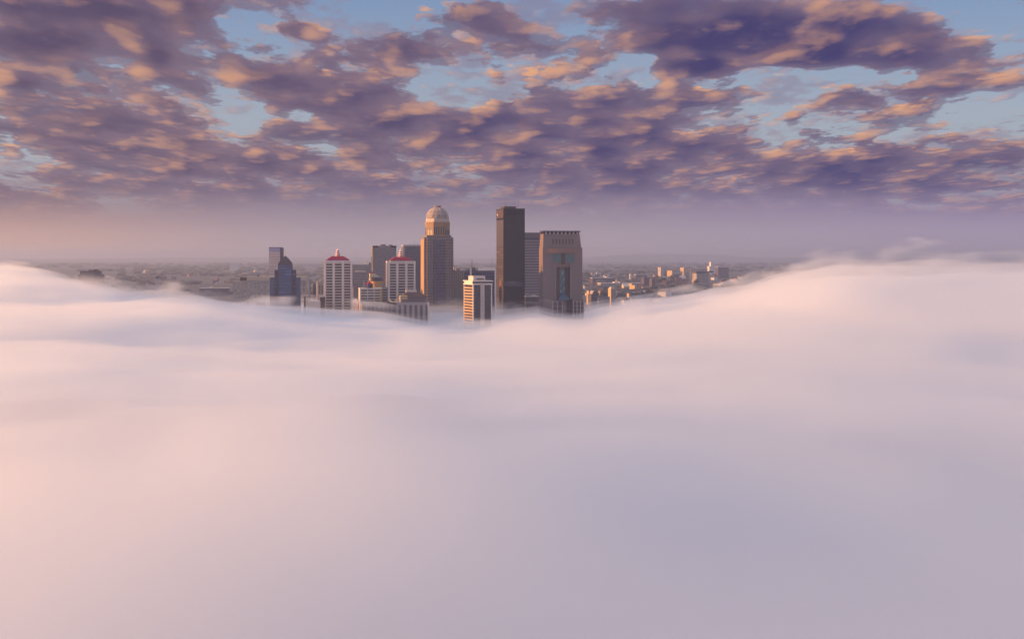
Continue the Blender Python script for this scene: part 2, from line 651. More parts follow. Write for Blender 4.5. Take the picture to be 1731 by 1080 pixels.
GRID = R(10.0)                        # the street grid is turned this much from the view


class Bld:
    """a building whose left corner, front corner and right corner stand at photo columns x0, x1, x2"""
    def __init__(self, name, label, cat, x0, x1, x2, d, dep=None, th=GRID, group=None):
        c, s = math.cos(th), math.sin(th)
        Cx = (x1 - CX) / FPX * d
        t2 = (x2 - CX) / FPX
        w = (t2 * d - Cx) / (c - t2 * s)
        if dep is None:
            t0 = (x0 - CX) / FPX
            dep = (Cx - t0 * d) / (s + t0 * c)
        self.c, self.s, self.Cx, self.d, self.w, self.dep = c, s, Cx, d, w, dep
        self.hw, self.F, self.B = w / 2, -dep / 2, dep / 2
        o = bpy.data.objects.new(name, None)
        o.empty_display_size = 5
        o.location = (Cx + c * w / 2 - s * dep / 2, d + s * w / 2 + c * dep / 2, 0)
        o.rotation_euler = (0, 0, th)
        self.o = link(o)
        tag(o, label, cat, group)

    def u(self, px):
        t = (px - CX) / FPX
        return (t * self.d - self.Cx) / (self.c - t * self.s) - self.w / 2

    def z(self, py):
        return CAM_H + (HY - py) / FPX * (self.d + self.s * self.w / 2)

    def box(self, name, x0, x1, y0, y1, z0, z1, mat, parent=None):
        return MB().box(x0, x1, y0, y1, z0, z1).build(name, mat, parent or self.o)


def copy_part(o, parent, loc):
    c = o.copy()
    scene.collection.objects.link(c)
    c.parent = parent
    c.location = loc
    return c


def grid_mat(name, wall, glass, pitch, rowp, fw, fh, off=(0.0, 0.0), var=0.25, rough=0.75, grough=0.2, spec=0.25, vary=1.0):
    """wall with a regular grid of small windows (too small in the photo to be parts)"""
    m, g = new_mat(name)
    tc = g.node('ShaderNodeTexCoord')
    sp = g.node('ShaderNodeSeparateXYZ')
    g.put(sp.inputs[0], tc.outputs['Object'])
    sn = g.node('ShaderNodeSeparateXYZ')
    g.put(sn.inputs[0], tc.outputs['Normal'])
    side = g.m('GREATER_THAN', g.m('ABSOLUTE', sn.outputs[0]), 0.7)
    flat = g.m('LESS_THAN', g.m('ABSOLUTE', sn.outputs[2]), 0.5)
    a = g.node('ShaderNodeMix', data_type='FLOAT')
    g.put(a.inputs[0], side)
    g.put(a.inputs[2], sp.outputs[0])
    g.put(a.inputs[3], sp.outputs[1])
    ua = g.m('FRACT', g.div(g.add(a.outputs[0], off[0] + 500 * pitch), pitch))
    ub = g.m('FRACT', g.div(g.add(sp.outputs[2], off[1]), rowp))
    wa = g.m('LESS_THAN', g.m('ABSOLUTE', g.sub(ua, 0.5)), fw / 2)
    wb = g.m('LESS_THAN', g.m('ABSOLUTE', g.sub(ub, 0.5)), fh / 2)
    w = g.mul(g.mul(wa, wb), flat)
    # each pane a little different: blinds, lights off
    cell = g.xyz(g.m('FLOOR', g.div(g.add(a.outputs[0], off[0] + 500 * pitch), pitch)),
                 g.m('FLOOR', g.div(g.add(sp.outputs[2], off[1]), rowp)), side)
    wn = g.node('ShaderNodeTexWhiteNoise', noise_dimensions='3D')
    g.put(wn.inputs['Vector'], cell)
    gl = g.mix(g.mul(g.m('POWER', wn.outputs['Value'], 3.0), vary), glass, tuple(min(1, v * 2.6 + 0.03) for v in glass))
    n1 = g.noise(tc.outputs['Object'], 0.07, 4.0, 0.6)
    f = g.mad(g.sub(n1, 0.5), var * 1.6, 1.0)
    wl = g.mix(1.0, wall, g.xyz(f, f, f), 'MULTIPLY')
    b = g.node('ShaderNodeBsdfPrincipled')
    g.put(b.inputs['Base Color'], g.mix(w, wl, gl))
    g.put(b.inputs['Roughness'], g.mad(w, grough - rough, rough))
    b.inputs['Specular IOR Level'].default_value = spec
    return finish(m, g, b)


def glass(name, col, rough=0.18, spec=0.5):
    return surf(name, col, rough, 0.18, 0.05, 0.0, spec)


M = {
    'white': surf('white_concrete', (0.70, 0.58, 0.52)),
    'white2': surf('pale_precast', (0.58, 0.48, 0.44)),
    'glass': glass('window_glass', (0.045, 0.034, 0.038)),
    'blueglass': glass('blue_glass', (0.055, 0.075, 0.15), 0.25),
    'navy': glass('navy_glass', (0.018, 0.020, 0.060), 0.2),
    'teal': glass('teal_glass', (0.06, 0.115, 0.125), 0.35, 0.2),
    'tealdark': glass('deep_teal_glass', (0.045, 0.10, 0.16), 0.25, 0.4),
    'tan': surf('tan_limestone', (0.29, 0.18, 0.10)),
    'tanlit': surf('sunlit_concrete', (0.40, 0.26, 0.15)),  # balcony slabs, orange of the sunlit side mixed into the colour
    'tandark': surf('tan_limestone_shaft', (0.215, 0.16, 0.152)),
    'bronze': surf('bronze_panel', (0.03, 0.02, 0.022), 0.45, 0.15, 0.05, 0.0, 0.35),
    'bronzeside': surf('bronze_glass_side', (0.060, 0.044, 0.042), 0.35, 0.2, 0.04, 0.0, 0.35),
    'black': surf('black_louvre', (0.004, 0.004, 0.008), 0.7, 0.2, 0.08, 0.0, 0.1),
    'granite': surf('pink_granite', (0.165, 0.117, 0.115), 0.7, 0.14),
    'granitedark': surf('dark_granite', (0.05, 0.026, 0.03), 0.5, 0.15),
    'granitepale': surf('pale_granite', (0.25, 0.18, 0.16)),
    'red': surf('red_roof', (0.30, 0.006, 0.042), 0.7, 0.15, 0.08, 0.0, 0.08),
    'grey': surf('grey_concrete', (0.24, 0.21, 0.21)),
    'greydark': surf('dark_grey_panel', (0.11, 0.095, 0.10)),
    'beige': surf('beige_masonry', (0.36, 0.30, 0.25)),
    'brown': surf('brown_roof', (0.075, 0.045, 0.040)),
    'steel': surf('painted_steel', (0.45, 0.42, 0.42), 0.5, 0.1, 0.3),
    'frame': surf('dark_frame', (0.060, 0.045, 0.060), 0.5, 0.2),
}
STEEL_DARK = surf('dark_mast', (0.05, 0.045, 0.05), 0.6)


def mast(b, x, y, z0, z1, r=0.28, name='antenna', mat=None):
    m = MB().bar((x, y, z0), (x, y, z1), r, 6)
    m.bar((x - r * 3, y, z0 + (z1 - z0) * 0.7), (x + r * 3, y, z0 + (z1 - z0) * 0.7), r * 0.6)
    return m.build(name, mat or STEEL_DARK, b.o)


# ---- two apartment towers with red hipped roofs and white lanterns
def red_roof_tower(x0, x1, x2, ytop, d, label, row0, nrow, lantern_tint):
    b = Bld('apartment_tower', label, 'tower', x0, x1, x2, d, dep=31.0, group='red roofed apartment towers')
    zt = b.z(ytop)
    hw, F, B = b.hw, b.F, b.B
    b.box('wall', -hw + .5, hw - .5, F + .5, B - .5, 0, zt - .1, M['white2'])
    # piers at the corners and between the three bays, on every side
    bay = (2 * hw) / 3
    for k in range(4):
        x = -hw + bay * k
        x = max(-hw + 1.05, min(hw - 1.05, x))
        b.box('pier', x - 1.05, x + 1.05, F - .25, F + .497, 0, zt - .6, M['white'])
    for y in (F + 1.8, -4.5, 4.5, B - 1.0):
        b.box('pier', -hw - .22, -hw + .497, y - 1.0, y + 1.0, 0, zt - .6, M['white'])
    # window strips, one per bay and storey
    zr = b.z(row0)
    pitch = 3.3
    src = None
    for r in range(nrow):
        zc = zr - r * pitch
        for k in range(3):
            xc = -hw + bay * (k + .5)
            if src is None:
                src = MB().box(-bay / 2 + 1.55, bay / 2 - 1.55, -.12, .30, -.98, .98).build('window', M['glass'], b.o)
                src.location = (xc, F + .32, zc)
            else:
                copy_part(src, b.o, (xc, F + .32, zc))
    src = None
    for r in range(nrow):
        zc = zr - r * pitch
        for y in (F + 6.0, B - 6.5):
            if src is None:
                src = MB().box(-.12, .30, -2.2, 2.2, -.95, .95).build('side_window', M['glass'], b.o)
                src.location = (-hw + .32, y, zc)
            else:
                copy_part(src, b.o, (-hw + .32, y, zc))
    # parapet, setback, roof
    mb = MB()
    mb.box(-hw - .3, hw + .3, F - .3, F + .6, zt - .6, zt + .7).box(-hw - .3, hw + .3, B - .6, B + .3, zt - .6, zt + .7)
    mb.box(-hw - .3, -hw + .6, F + .6, B - .6, zt - .6, zt + .7).box(hw - .6, hw + .3, F + .6, B - .6, zt - .6, zt + .7)
    mb.build('parapet', M['white'], b.o)
    e = 2.6
    b.box('setback_floor', -hw + e + 1, hw - e - 1, F + e + 1, B - e - 1, zt - .1, zt + 1.4, lantern_tint)
    ro = MB().frustum((-hw + e, hw - e, F + e, B - e), zt + 1.4, (-hw * .42, hw * .42, F * .42, B * .42), zt + 6.0)
    ro = ro.build('roof', M['red'], b.o)
    # lantern in diminishing tiers
    z = zt + 6.0
    for r, h in ((2.6, 2.4), (2.2, 2.4), (1.7, 2.4)):
        MB().lathe([(r, z), (r, z + h - .7), (r + .55, z + h - .62), (r + .55, z + h - .25), (r * .9, z + h)], 10).build('lantern_tier', M['white'], ro)
        MB().lathe([(r * .99 + .12, z + h * .30), (r * .99 + .12, z + h * .62)], 10).build('lantern_opening', M['red'], ro)
        z += h
    MB().lathe([(1.5, z), (.9, z + 1.2), (.25, z + 1.7), (.12, z + 3.4)], 8).build('finial', M['white'], ro)
    return b


BLUE_TINT = surf('blue_floor_band', (0.16, 0.15, 0.42), 0.5, 0.2)
GREEN_TINT = surf('pale_green_floor_band', (0.36, 0.38, 0.24), 0.6, 0.2)
red_roof_tower(547.5, 548.3, 595.3, 441.6, 1600, 'white red roofed apartment tower, left of the pair, farther from the domed tower', 447.5, 18, BLUE_TINT)
red_roof_tower(652.3, 656.2, 702.3, 442.6, 1620, 'white red roofed apartment tower, right of the pair, close beside the domed tower', 448.0, 18, GREEN_TINT)


# ---- domed stone tower, tallest on the left
def domed_tower():
    b = Bld('domed_tower', 'tan stone tower with latticed white dome on top, tallest building of the skyline', 'skyscraper', 711.3, 717.8, 766.9, 1750)
    hw, F, B = b.hw, b.F, b.B
    zs = b.z(399.5)                  # shoulder
    zd = b.z(375.0)                  # top of the drum
    wm = grid_mat('stone_windows', (0.215, 0.16, 0.152), (0.035, 0.03, 0.045), 3.05, 3.7, 0.50, 0.52, (0.4, 0.0))
    # cruciform shaft: notched corners
    n = 3.2
    b.box('wall', -hw + n, hw - n, F, B, 0, zs, wm)
    b.box('corner_wall', -hw, -hw + n - .003, F + n, B - n, 0, zs - 1.5, wm)
    b.box('corner_wall', hw - n + .003, hw, F + n, B - n, 0, zs - 1.5, wm)
    # plate over the eastern side, with the sunlight put into its colour
    b.box('sunlit_overlay', -hw - .5, -hw - .003, F + n + .4, B - n - 1, 0, zs - 4, surf('limestone_sun_tint', (0.36, 0.215, 0.105)))
    # central curtain wall
    gm = grid_mat('curtain_wall', (0.11, 0.09, 0.115), (0.030, 0.030, 0.065), 2.15, 3.7, 0.66, 0.60)
    cx0, cx1 = b.u(731.5), b.u(753.0)
    b.box('curtain_wall', cx0, cx1, F - .35, F - .003, 6, zs - 4.5, gm)
    for x in (cx0 - .9, cx1 + .1):
        b.box('pilaster', x, x + .8, F - .8, F - .003, 0, zs - 1.0, M['tandark'])
    for x in (-hw + n + .2, hw - n - 1.0):
        b.box('pilaster', x, x + .8, F - .45, F - .003, 0, zs - 1.0, M['tandark'])
    b.box('cornice', -hw + n - .4, hw - n + .4, F - .6, B + .6, zs, zs + 1.3, M['tandark'])
    # octagonal drum
    r0 = hw - 3.6
    ch = 8.5
    ring = [(-r0 + ch, -r0), (r0 - ch, -r0), (r0, -r0 + ch), (r0, r0 - ch), (r0 - ch, r0), (-r0 + ch, r0), (-r0, r0 - ch), (-r0, -r0 + ch)]
    oy = F + hw - .6
    ring = [(x, y + oy) for x, y in ring]
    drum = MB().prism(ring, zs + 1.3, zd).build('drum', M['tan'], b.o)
    ring2 = [(x * 1.03, (y - oy) * 1.03 + oy) for x, y in ring]
    MB().prism(ring2, zd - 2.4, zd - .4).build('drum_cornice', M['tan'], b.o)
    # tall slots on the front, paired openings on the chamfers
    fy = oy - r0
    dark = glass('slot_glass', (0.03, 0.025, 0.045), 0.3)
    for k in range(5):
        x = (k - 2) * 3.0
        b.box('slot', x - .75, x + .75, fy - .12, fy + .4, zs + 2.2, zs + 12.6, dark, drum)
    c45 = math.sqrt(.5)
    for sx in (-1, 1):
        mx, my = sx * (r0 - ch / 2), oy - r0 + ch / 2
        for k in (-1, 1):
            q = MB().box(-1.25, 1.25, -.15, .4, 0, 6.6).build('opening', dark, drum)
            q.location = (mx + k * 2.3 * c45, my + sx * k * 2.3 * c45, zs + 1.9)
            q.rotation_euler = (0, 0, sx * R(45))
        q = MB().box(-4.4, 4.4, -.1, .3, 6.9, 9.4).build('opening_lintel', M['tandark'], drum)
        q.location = (mx, my, zs + 1.9)
        q.rotation_euler = (0, 0, sx * R(45))
    for sx in (-1, 1):
        b.box('side_slot', sx * r0 - .15, sx * r0 + .15, oy - 4, oy + 4, zs + 2, zs + 12, dark, drum)
    # dome: solid inner shell, ring and white lattice
    rb = r0 * 1.0
    hd = b.z(349.3) - zd
    base = MB().lathe([(rb * 1.02, zd), (rb * 1.02, zd + 4.2), (rb * .97, zd + 4.7)], 8, 0, oy, R(22.5)).build('dome_ring', surf('dome_base_stone', (0.46, 0.38, 0.34)), b.o)
    prof = []
    for k in range(13):
        t = k / 12 * R(78)
        prof.append((rb * .955 * math.cos(t), zd + 4.6 + (hd - 5.2) * math.sin(t) / math.sin(R(78))))
    shell = MB().lathe(prof, 16, 0, oy, R(11.25)).build('dome', surf('dome_shell', (0.20, 0.15, 0.145), 0.6), b.o, True)
    lat = MB()
    nrib = 16

    def dp(k, t):
        a = R(11.25) + 2 * math.pi * k / nrib
        r = rb * .985 * math.cos(t)
        return (r * math.cos(a), oy + r * math.sin(a), zd + 4.7 + (hd - 4.9) * math.sin(t) / math.sin(R(78)))
    steps = [R(78) * q / 7 for q in range(8)]
    for k in range(nrib):
        for q in range(7):
            if k % 2 == 0:
                lat.bar(dp(k, steps[q]), dp(k, steps[q + 1]), .34)
            if q < 6:
                lat.bar(dp(k, steps[q]), dp(k + 1, steps[q + 1]), .24)
                lat.bar(dp(k + 1, steps[q]), dp(k, steps[q + 1]), .24)
        for q in (2, 4):
            lat.bar(dp(k, steps[q]), dp(k + 1, steps[q]), .22)
    lat.build('lattice', surf('white_lattice', (0.62, 0.52, 0.48), 0.6), shell)
    MB().lathe([(4.6, zd + hd - .6), (4.6, zd + hd + 1.5), (4.1, zd + hd + 1.8)], 12, 0, oy).build('dome_cap', surf('cap_metal', (0.20, 0.16, 0.19)), b.o)
    return b


domed_tower()


# ---- black-bronze slab, second tallest
def bronze_tower():
    b = Bld('bronze_skyscraper', 'very dark bronze slab skyscraper with black louvred top, right of the domed tower', 'skyscraper', 839.3, 851.4, 887.2, 1700, th=R(13))
    hw, F, B = b.hw, b.F, b.B
    zt = b.z(354.2)
    fr = grid_mat('bronze_front', (0.020, 0.013, 0.018), (0.014, 0.010, 0.016), 1.5, 3.8, 0.7, 0.55, rough=0.6, grough=0.45, spec=0.12, vary=0.35)
    b.box('wall', -hw, hw, F, B, 0, zt, fr)
    lv = grid_mat('bronze_louvres', (0.065, 0.047, 0.045), (0.035, 0.023, 0.024), 60.0, 3.8, 1.0, 0.5, rough=0.45, grough=0.35)
    zl = b.z(416)
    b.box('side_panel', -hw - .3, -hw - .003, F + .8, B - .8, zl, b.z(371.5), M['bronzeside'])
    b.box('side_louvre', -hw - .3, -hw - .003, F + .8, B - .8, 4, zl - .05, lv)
    b.box('side_top_panel', -hw - .45, -hw - .003, F + .3, B - .3, b.z(368.3), zt + .3, surf('brown_panel', (0.065, 0.036, 0.03), 0.5))
    b.box('side_recess', -hw - .1, -hw - .003, F + .3, B - .3, b.z(371.4), b.z(368.4), M['black'])
    lg = MB().lathe([(1.3, -.2), (1.3, .2), (1.0, .3)], 12).build('round_sign', surf('sign_white', (.85, .8, .76)), b.o)
    lg.rotation_euler = (0, R(-90), 0)
    lg.location = (-hw - .5, B - 8, b.z(362.2))
    w3 = (2 * hw - 1.6) / 3
    for (ya, yb, mt, nm, pr) in ((355.0, 364.0, M['black'], 'louvre_panel', .12), (475.6, 484.0, M['navy'], 'band_window', .10), (512.0, 526.0, M['navy'], 'low_window', .10)):
        for k in range(3):
            x0 = -hw + .8 + k * w3
            b.box(nm, x0 + .25, x0 + w3 - .25, F - pr, F - .003, b.z(yb), b.z(ya), mt)
    b.box('roof_edge', -hw - .2, hw + .2, F - .2, B + .2, zt + .3, zt + 1.2, M['black'])
    b.box('penthouse', -hw * .78, hw * .35, -B * .5, B * .5, zt + 1.2, zt + 4.2, M['brown'])
    b.box('sunlight_patch', -hw - .5, -hw - .31, F + 10, F + 24, b.z(485), b.z(474), surf('orange_sun_tint', (0.16, 0.075, 0.035), 0.4))  # patch of orange sunlight painted as a thin plate
    for x, y, h in ((-hw * .75, F + 8, 6.5), (-hw * .55, F + 12, 7.5), (hw * .2, F + 9, 6.8), (hw * .55, F + 14, 5.5)):
        mast(b, x, y, zt + 1.2, zt + 1.2 + h, .16)
    return b


bronze_tower()


# ---- striped tower behind
def striped_tower():
    b = Bld('office_tower', 'grey office tower with pale horizontal stripes between the bronze skyscraper and the pink granite tower', 'tower', 880, 884.0, 916.0, 1900)
    hw, F, B = b.hw, b.F, b.B
    zt = b.z(393.3)
    b.box('wall', -hw, hw, F, B, 0, zt, surf('mauve_grey', (0.12, 0.094, 0.108)))
    for k in range(7):
        x = -hw + 2.6 + k * 4.6
        b.box('vent', x - 1.5, x + 1.5, F - .1, F + .2, b.z(404.6), b.z(402.3), M['black'])
    z = b.z(406.5)
    while z > 20:
        b.box('spandrel', -hw - .2, hw + .2, F - .3, F - .003, z - 1.5, z, surf_stripe)
        z -= 3.95
    return b


surf_stripe = surf('pale_spandrel', (0.25, 0.205, 0.215))
striped_tower()


# ---- pink granite tower with the tall recessed front
def granite_tower():
    b = Bld('granite_tower', 'broad pink granite tower with teal glass recess and dark flat top, rightmost tall building', 'skyscraper', 911.2, 917.5, 984.5, 1650)
    hw, F, B = b.hw, b.F, b.B
    zt, zs, zf = b.z(390.3), b.z(418.5), b.z(506.5)
    xa, xb = b.u(939.5), b.u(965.0)          # recess
    yr = F + 7.0
    zr = b.z(446)
    mb = MB()
    mb.box(-hw, xa, F, B, zf, zr).box(xb, hw, F, B, zf, zr).box(xa + .003, xb - .003, yr, B, zf, zr)
    # the head of the tower steps in
    mb.box(-hw, hw, F, B, zr, zs)
    mb.frustum((-hw + .4, hw - 1.4, F + .4, B - 1), zs, (-hw + 1.2, hw - 3.2, F + 1.2, B - 2), zt - 4.2)
    wall = mb.build('wall', M['granite'], b.o)
    # flat dark top over a row of small lights-like openings
    tw = MB().box(-hw + 1.0, hw - 3.0, F + 1.0, B - 2.0, zt - 4.2, zt - 3.9).build('top_course', M['granitepale'], b.o)
    b.box('top_wall', -hw + 1.6, hw - 3.6, F + 1.8, B - 3, zt - 3.9, zt - 1.5, M['black'])
    for k in range(9):
        x = -hw + 4.4 + k * (2 * hw - 10.4) / 8
        b.box('top_post', x - .8, x + .8, F + 1.15, F + 1.79, zt - 3.9, zt - 1.5, surf_post)
    b.box('roof', -hw + .4, hw - 2.4, F + .4, B - 1.4, zt - 1.5, zt, surf('dark_coping', (0.03, 0.022, 0.04)))
    for k in range(7):
        x = b.u(951.5) + (k - 3) * 4.1
        q = b.box('slot', x - .85, x + .85, -.4, .5, b.z(417.5), b.z(404.2), M['granitedark'])
        q.location = (0, F + 1.0, 0)
    # curved balcony band
    bx0, bx1 = b.u(924.5), b.u(979.0)
    seg = 10
    ring = [(bx0 + (bx1 - bx0) * k / seg, F - 2.2 * math.sin(math.pi * k / seg) - .4) for k in range(seg + 1)]
    ring = ring + [(bx1, F - .003), (bx0, F - .003)]
    MB().prism(ring, b.z(427.6), b.z(420.3)).build('balcony_band', surf('warm_granite', (0.20, 0.115, 0.095)), b.o)
    for x0, x1 in ((934.3, 948.0), (955.5, 971.0)):
        b.box('upper_window', b.u(x0), b.u(x1), F - .25, F - .003, b.z(443.5), b.z(430.0), M['teal'])
    b.box('central_slot', b.u(948.3), b.u(955.2), F - .3, F - .003, b.z(446.5), b.z(429.0), M['granitedark'])
    # recess: granite jambs, teal window, pale pilasters
    b.box('jamb', xa + .05, b.u(947.3), yr - 3.0, yr - .003, zf, b.z(451.5), M['granitedark'])
    b.box('jamb', b.u(957.2), xb - .05, yr - 3.0, yr - .003, zf, b.z(451.5), M['granitedark'])
    tw = grid_mat('teal_curtain', (0.06, 0.105, 0.12), (0.07, 0.125, 0.14), 2.0, 3.6, 0.8, 0.8)
    b.box('recess_window', b.u(947.5), b.u(957.0), yr - 1.2, yr - .003, b.z(497), b.z(457), tw)
    b.box('recess_lintel', xa + .05, xb - .05, yr - 3.4, yr - .003, b.z(451.3), zr - .1, M['granitepale'])
    gx0, gx1 = b.u(945.5), b.u(959.5)
    MB().frustum((gx0 - 2.5, gx1 + 2.5, F - 5.5, yr - .01), b.z(507.0), ((gx0 + gx1) / 2 - 1.5, (gx0 + gx1) / 2 + 1.5, yr - 2.5, yr - 1.21), b.z(495.5)).build('glass_canopy', M['tealdark'], b.o)
    for x in (xa, xb):
        b.box('pilaster', x - .75, x + .45, F - .8, F - .003, b.z(505.0), b.z(446.0), M['granitepale'])
    # loggia base: two grids of openings either side of a dark gateway
    mb = MB()
    ga, gb = b.u(956.5), b.u(967.5)
    mb.box(-hw + .5, ga, F - 1.4, B, 0, zf - .02).box(gb, hw + 1.6, F - 1.4, B, 0, zf - .02).box(ga + .003, gb - .003, F + 12, B, 0, zf - .02)
    mb.build('loggia', M['granite'], b.o)
    for (x0, x1, nc) in ((934, 950, 2), (969, 986.5, 3)):
        a0, a1 = b.u(x0), b.u(x1)
        cw = (a1 - a0) / nc
        for c in range(nc):
            for r in range(4):
                zc = b.z(513.5 + r * 7.2)
                f_ = b.box('loggia_opening', a0 + c * cw + .55, a0 + (c + 1) * cw - .55, F - 1.75, F - 1.41, zc - 1.8, zc + 1.8, M['granitedark'])
        fm = MB()
        for c in range(nc + 1):
            fm.box(a0 + c * cw - .45, a0 + c * cw + .45, F - 2.0, F - 1.403, b.z(540), b.z(509))
        fm.build('loggia_frame', surf_post, b.o)
    return b


surf_post = surf('pale_stone_post', (0.42, 0.34, 0.33))
granite_tower()


# ---- dark tower with white frame and the vertical letters
surf_letter = surf('letter_grey', (0.36, 0.29, 0.275))


def lettered_tower():
    b = Bld('hotel_tower', 'dark glass tower with white corner piers and vertical letters on its white central pier', 'tower', 784.4, 799.7, 831.8, 1480, th=R(22))
    hw, F, B = b.hw, b.F, b.B
    zt = b.z(474.6)
    b.box('wall', -hw + .6, hw - .6, F + .6, B - .6, 0, zt - 4.5, glass('plum_glass', (0.028, 0.020, 0.035), 0.25))
    b.box('pier', -hw - .2, -hw + 1.0, F - .2, F + 1.0, 0, zt - 4.6, M['white'])
    b.box('pier', hw - 1.2, hw, F - .2, F + .8, 0, zt - 4.6, M['white'])
    b.box('pier', -hw - .2, -hw + 1.0, B - 1, B + .2, 0, zt - 4.6, M['white'])
    cp = b.box('central_pier', b.u(812.0), b.u(818.6), F - .9, F + .9, 0, zt - 2.6, surf('pinkish_white', (0.50, 0.40, 0.365)))
    # floor slabs of the sunlit side
    z = zt - 8.0
    src = None
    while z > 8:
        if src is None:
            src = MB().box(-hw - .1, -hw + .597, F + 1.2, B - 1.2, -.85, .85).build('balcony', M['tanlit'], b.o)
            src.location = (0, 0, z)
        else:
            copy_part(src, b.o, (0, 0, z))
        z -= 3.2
    b.box('lower_slab', -hw - .5, hw + .3, F - .6, B + .5, zt - 4.5, zt - 3.0, M['white'])
    b.box('recess', -hw + .8, hw - .8, F + .6, B - 1, zt - 3.0, zt - .9, M['navy'])
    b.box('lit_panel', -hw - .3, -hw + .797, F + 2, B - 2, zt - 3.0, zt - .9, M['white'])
    b.box('roof_slab', -hw - .9, hw + 1.0, F - 1.2, B + .9, zt - .9, zt + .2, M['white'])
    ph = b.box('penthouse', b.u(799.5) + 2.5, b.u(823.5), F + 6, B - 8, zt + .2, zt + 5.2, M['white2'])
    b.box('penthouse_louvre', b.u(809), b.u(821), F + 5.8, F + 5.997, zt + 1.0, zt + 2.6, M['greydark'], ph)
    # letters, one above the other
    for k, ch in enumerate("HOAE"):
        cu = bpy.data.curves.new('letter', 'FONT')
        cu.body = ch
        cu.size = 4.6
        cu.extrude = .06
        cu.align_x = 'CENTER'
        t = bpy.data.objects.new('letter', cu)
        scene.collection.objects.link(t)
        dg = bpy.context.evaluated_depsgraph_get()
        me = bpy.data.meshes.new_from_object(t.evaluated_get(dg))
        bpy.data.objects.remove(t)
        me.materials.append(surf_letter)
        q = link(bpy.data.objects.new('letter', me), cp)
        q.rotation_euler = (R(90), 0, 0)
        q.location = ((b.u(812.0) + b.u(818.6)) / 2, F - .98, b.z(504.8 + k * 7.0))
    return b


lettered_tower()


# ---- navy banded block behind it
def navy_block():
    b = Bld('office_block', 'navy glass office block with white top edge and white corner pier, behind the lettered tower', 'office block', 786.0, 790.5, 837.6, 1640, th=R(10))
    hw, F, B = b.hw, b.F, b.B
    zt = b.z(453.2)
    nm = grid_mat('navy_bands', (0.060, 0.058, 0.095), (0.018, 0.018, 0.055), 80, 4.2, 1.0, 0.62, rough=.5)
    b.box('wall', -hw, hw, F, B, 0, zt - 3.2, nm)
    b.box('top_band', b.u(808.5), hw + .4, F - .4, B + .4, zt - 3.2, zt, M['white'])
    b.box('end_band', -hw - .3, b.u(795), F - .3, B + .3, zt - 3.2, zt - .4, M['grey'])
    b.box('corner_pier', hw - 1.1, hw + .4, F - .45, F - .003, 0, zt - 3.21, M['white'])
    b.box('fin', b.u(794.2), b.u(796.8), F - 2.2, F - .003, 10, zt + .8, M['white2'])
    b.box('roof_box', b.u(804.8), b.u(819.6), F + 6, F + 15, zt - 3.2, zt + 3.8, M['white2'])
    b.box('roof_hut', b.u(799), b.u(804), F + 4, F + 9, zt - 3.2, zt + .5, M['greydark'])
    mast(b, b.u(798.4), F + 3, zt - 3.2, zt + 10.5, .3)
    mast(b, b.u(834.6), F + 12, zt - 3.2, zt + 12.0, .13)
    return b


navy_block()


# ---- small ribbed beige block right of the domed tower
def ribbed_block():
    b = Bld('ribbed_building', 'beige building with vertical ribs between the domed tower and the navy block', 'building', 763.0, 766.5, 791.0, 1800)
    hw, F, B = b.hw, b.F, b.B
    zt = b.z(457.5)
    b.box('wall', -hw, hw, F, B, 0, zt, surf('ribbed_wall', (0.22, 0.18, 0.17)))
    for k in range(8):
        x = -hw + .7 + k * (2 * hw - 1.4) / 7
        b.box('rib', x - .5, x + .5, F - .8, F - .003, 30, zt + .4, M['beige'])
    b.box('low_band', -hw - .3, hw + .3, F - 1.4, F - .81, b.z(508), b.z(504), M['grey'])
    b.box('roof_hut', -hw + 4, -hw + 9, F + 3, F + 8, zt, zt + 2.6, M['beige'])
    b.box('roof_deck', b.u(771), hw + 5, B + 3, B + 9, zt + 2, zt + 4.3, M['white'])
    for x in (b.u(772), hw + 4):
        b.box('deck_post', x - .5, x + .5, B + 5, B + 7, 0, zt + 2, M['grey'])
    return b


ribbed_block()


# ---- flat-topped grey towers behind the twin towers
def grey_tower(x0, x1, x2, ytop, d, label, wall, glassc, cap, group=None):
    b = Bld('office_tower', label, 'tower', x0, x1, x2, d, dep=32.0)
    hw, F, B = b.hw, b.F, b.B
    zt = b.z(ytop)
    b.box('wall', -hw, hw, F, B, 0, zt - 3, grid_mat('grey_grid', wall, glassc, 2.4, 3.7, .62, .55, var=.10, vary=.3))
    b.box('roof_edge', -hw - .2, hw + .2, F - .2, B + .2, zt - 3, zt - .4, cap)
    return b, zt


b, zt = grey_tower(628.4, 629.9, 670.0, 415.0, 2000, 'plain grey flat topped tower behind the red roofed towers', (0.20, 0.17, 0.172), (0.16, 0.137, 0.145), surf('grey_cap', (0.22, 0.19, 0.19)))
b.box('corner_louvre', -b.hw - .3, -b.hw + 8, b.F - .3, b.F - .21, zt - 3, zt - .5, M['black'])
b.box('corner_louvre', b.hw - 8, b.hw + .3, b.F - .3, b.F - .21, zt - 3, zt - .5, M['black'])
b.box('lit_edge', -b.hw - .25, -b.hw + 1.4, b.F - .25, b.F - .003, 0, zt - 3.05, M['tan'])  # strip painting the sunlit left edge in a warmer colour
b.box('penthouse', -5, 3, -6, 6, zt - .4, zt + 1.8, M['grey'])
b.box('roof_hut', 8, 13, -6, 2, zt - .4, zt + 1.3, M['grey'])

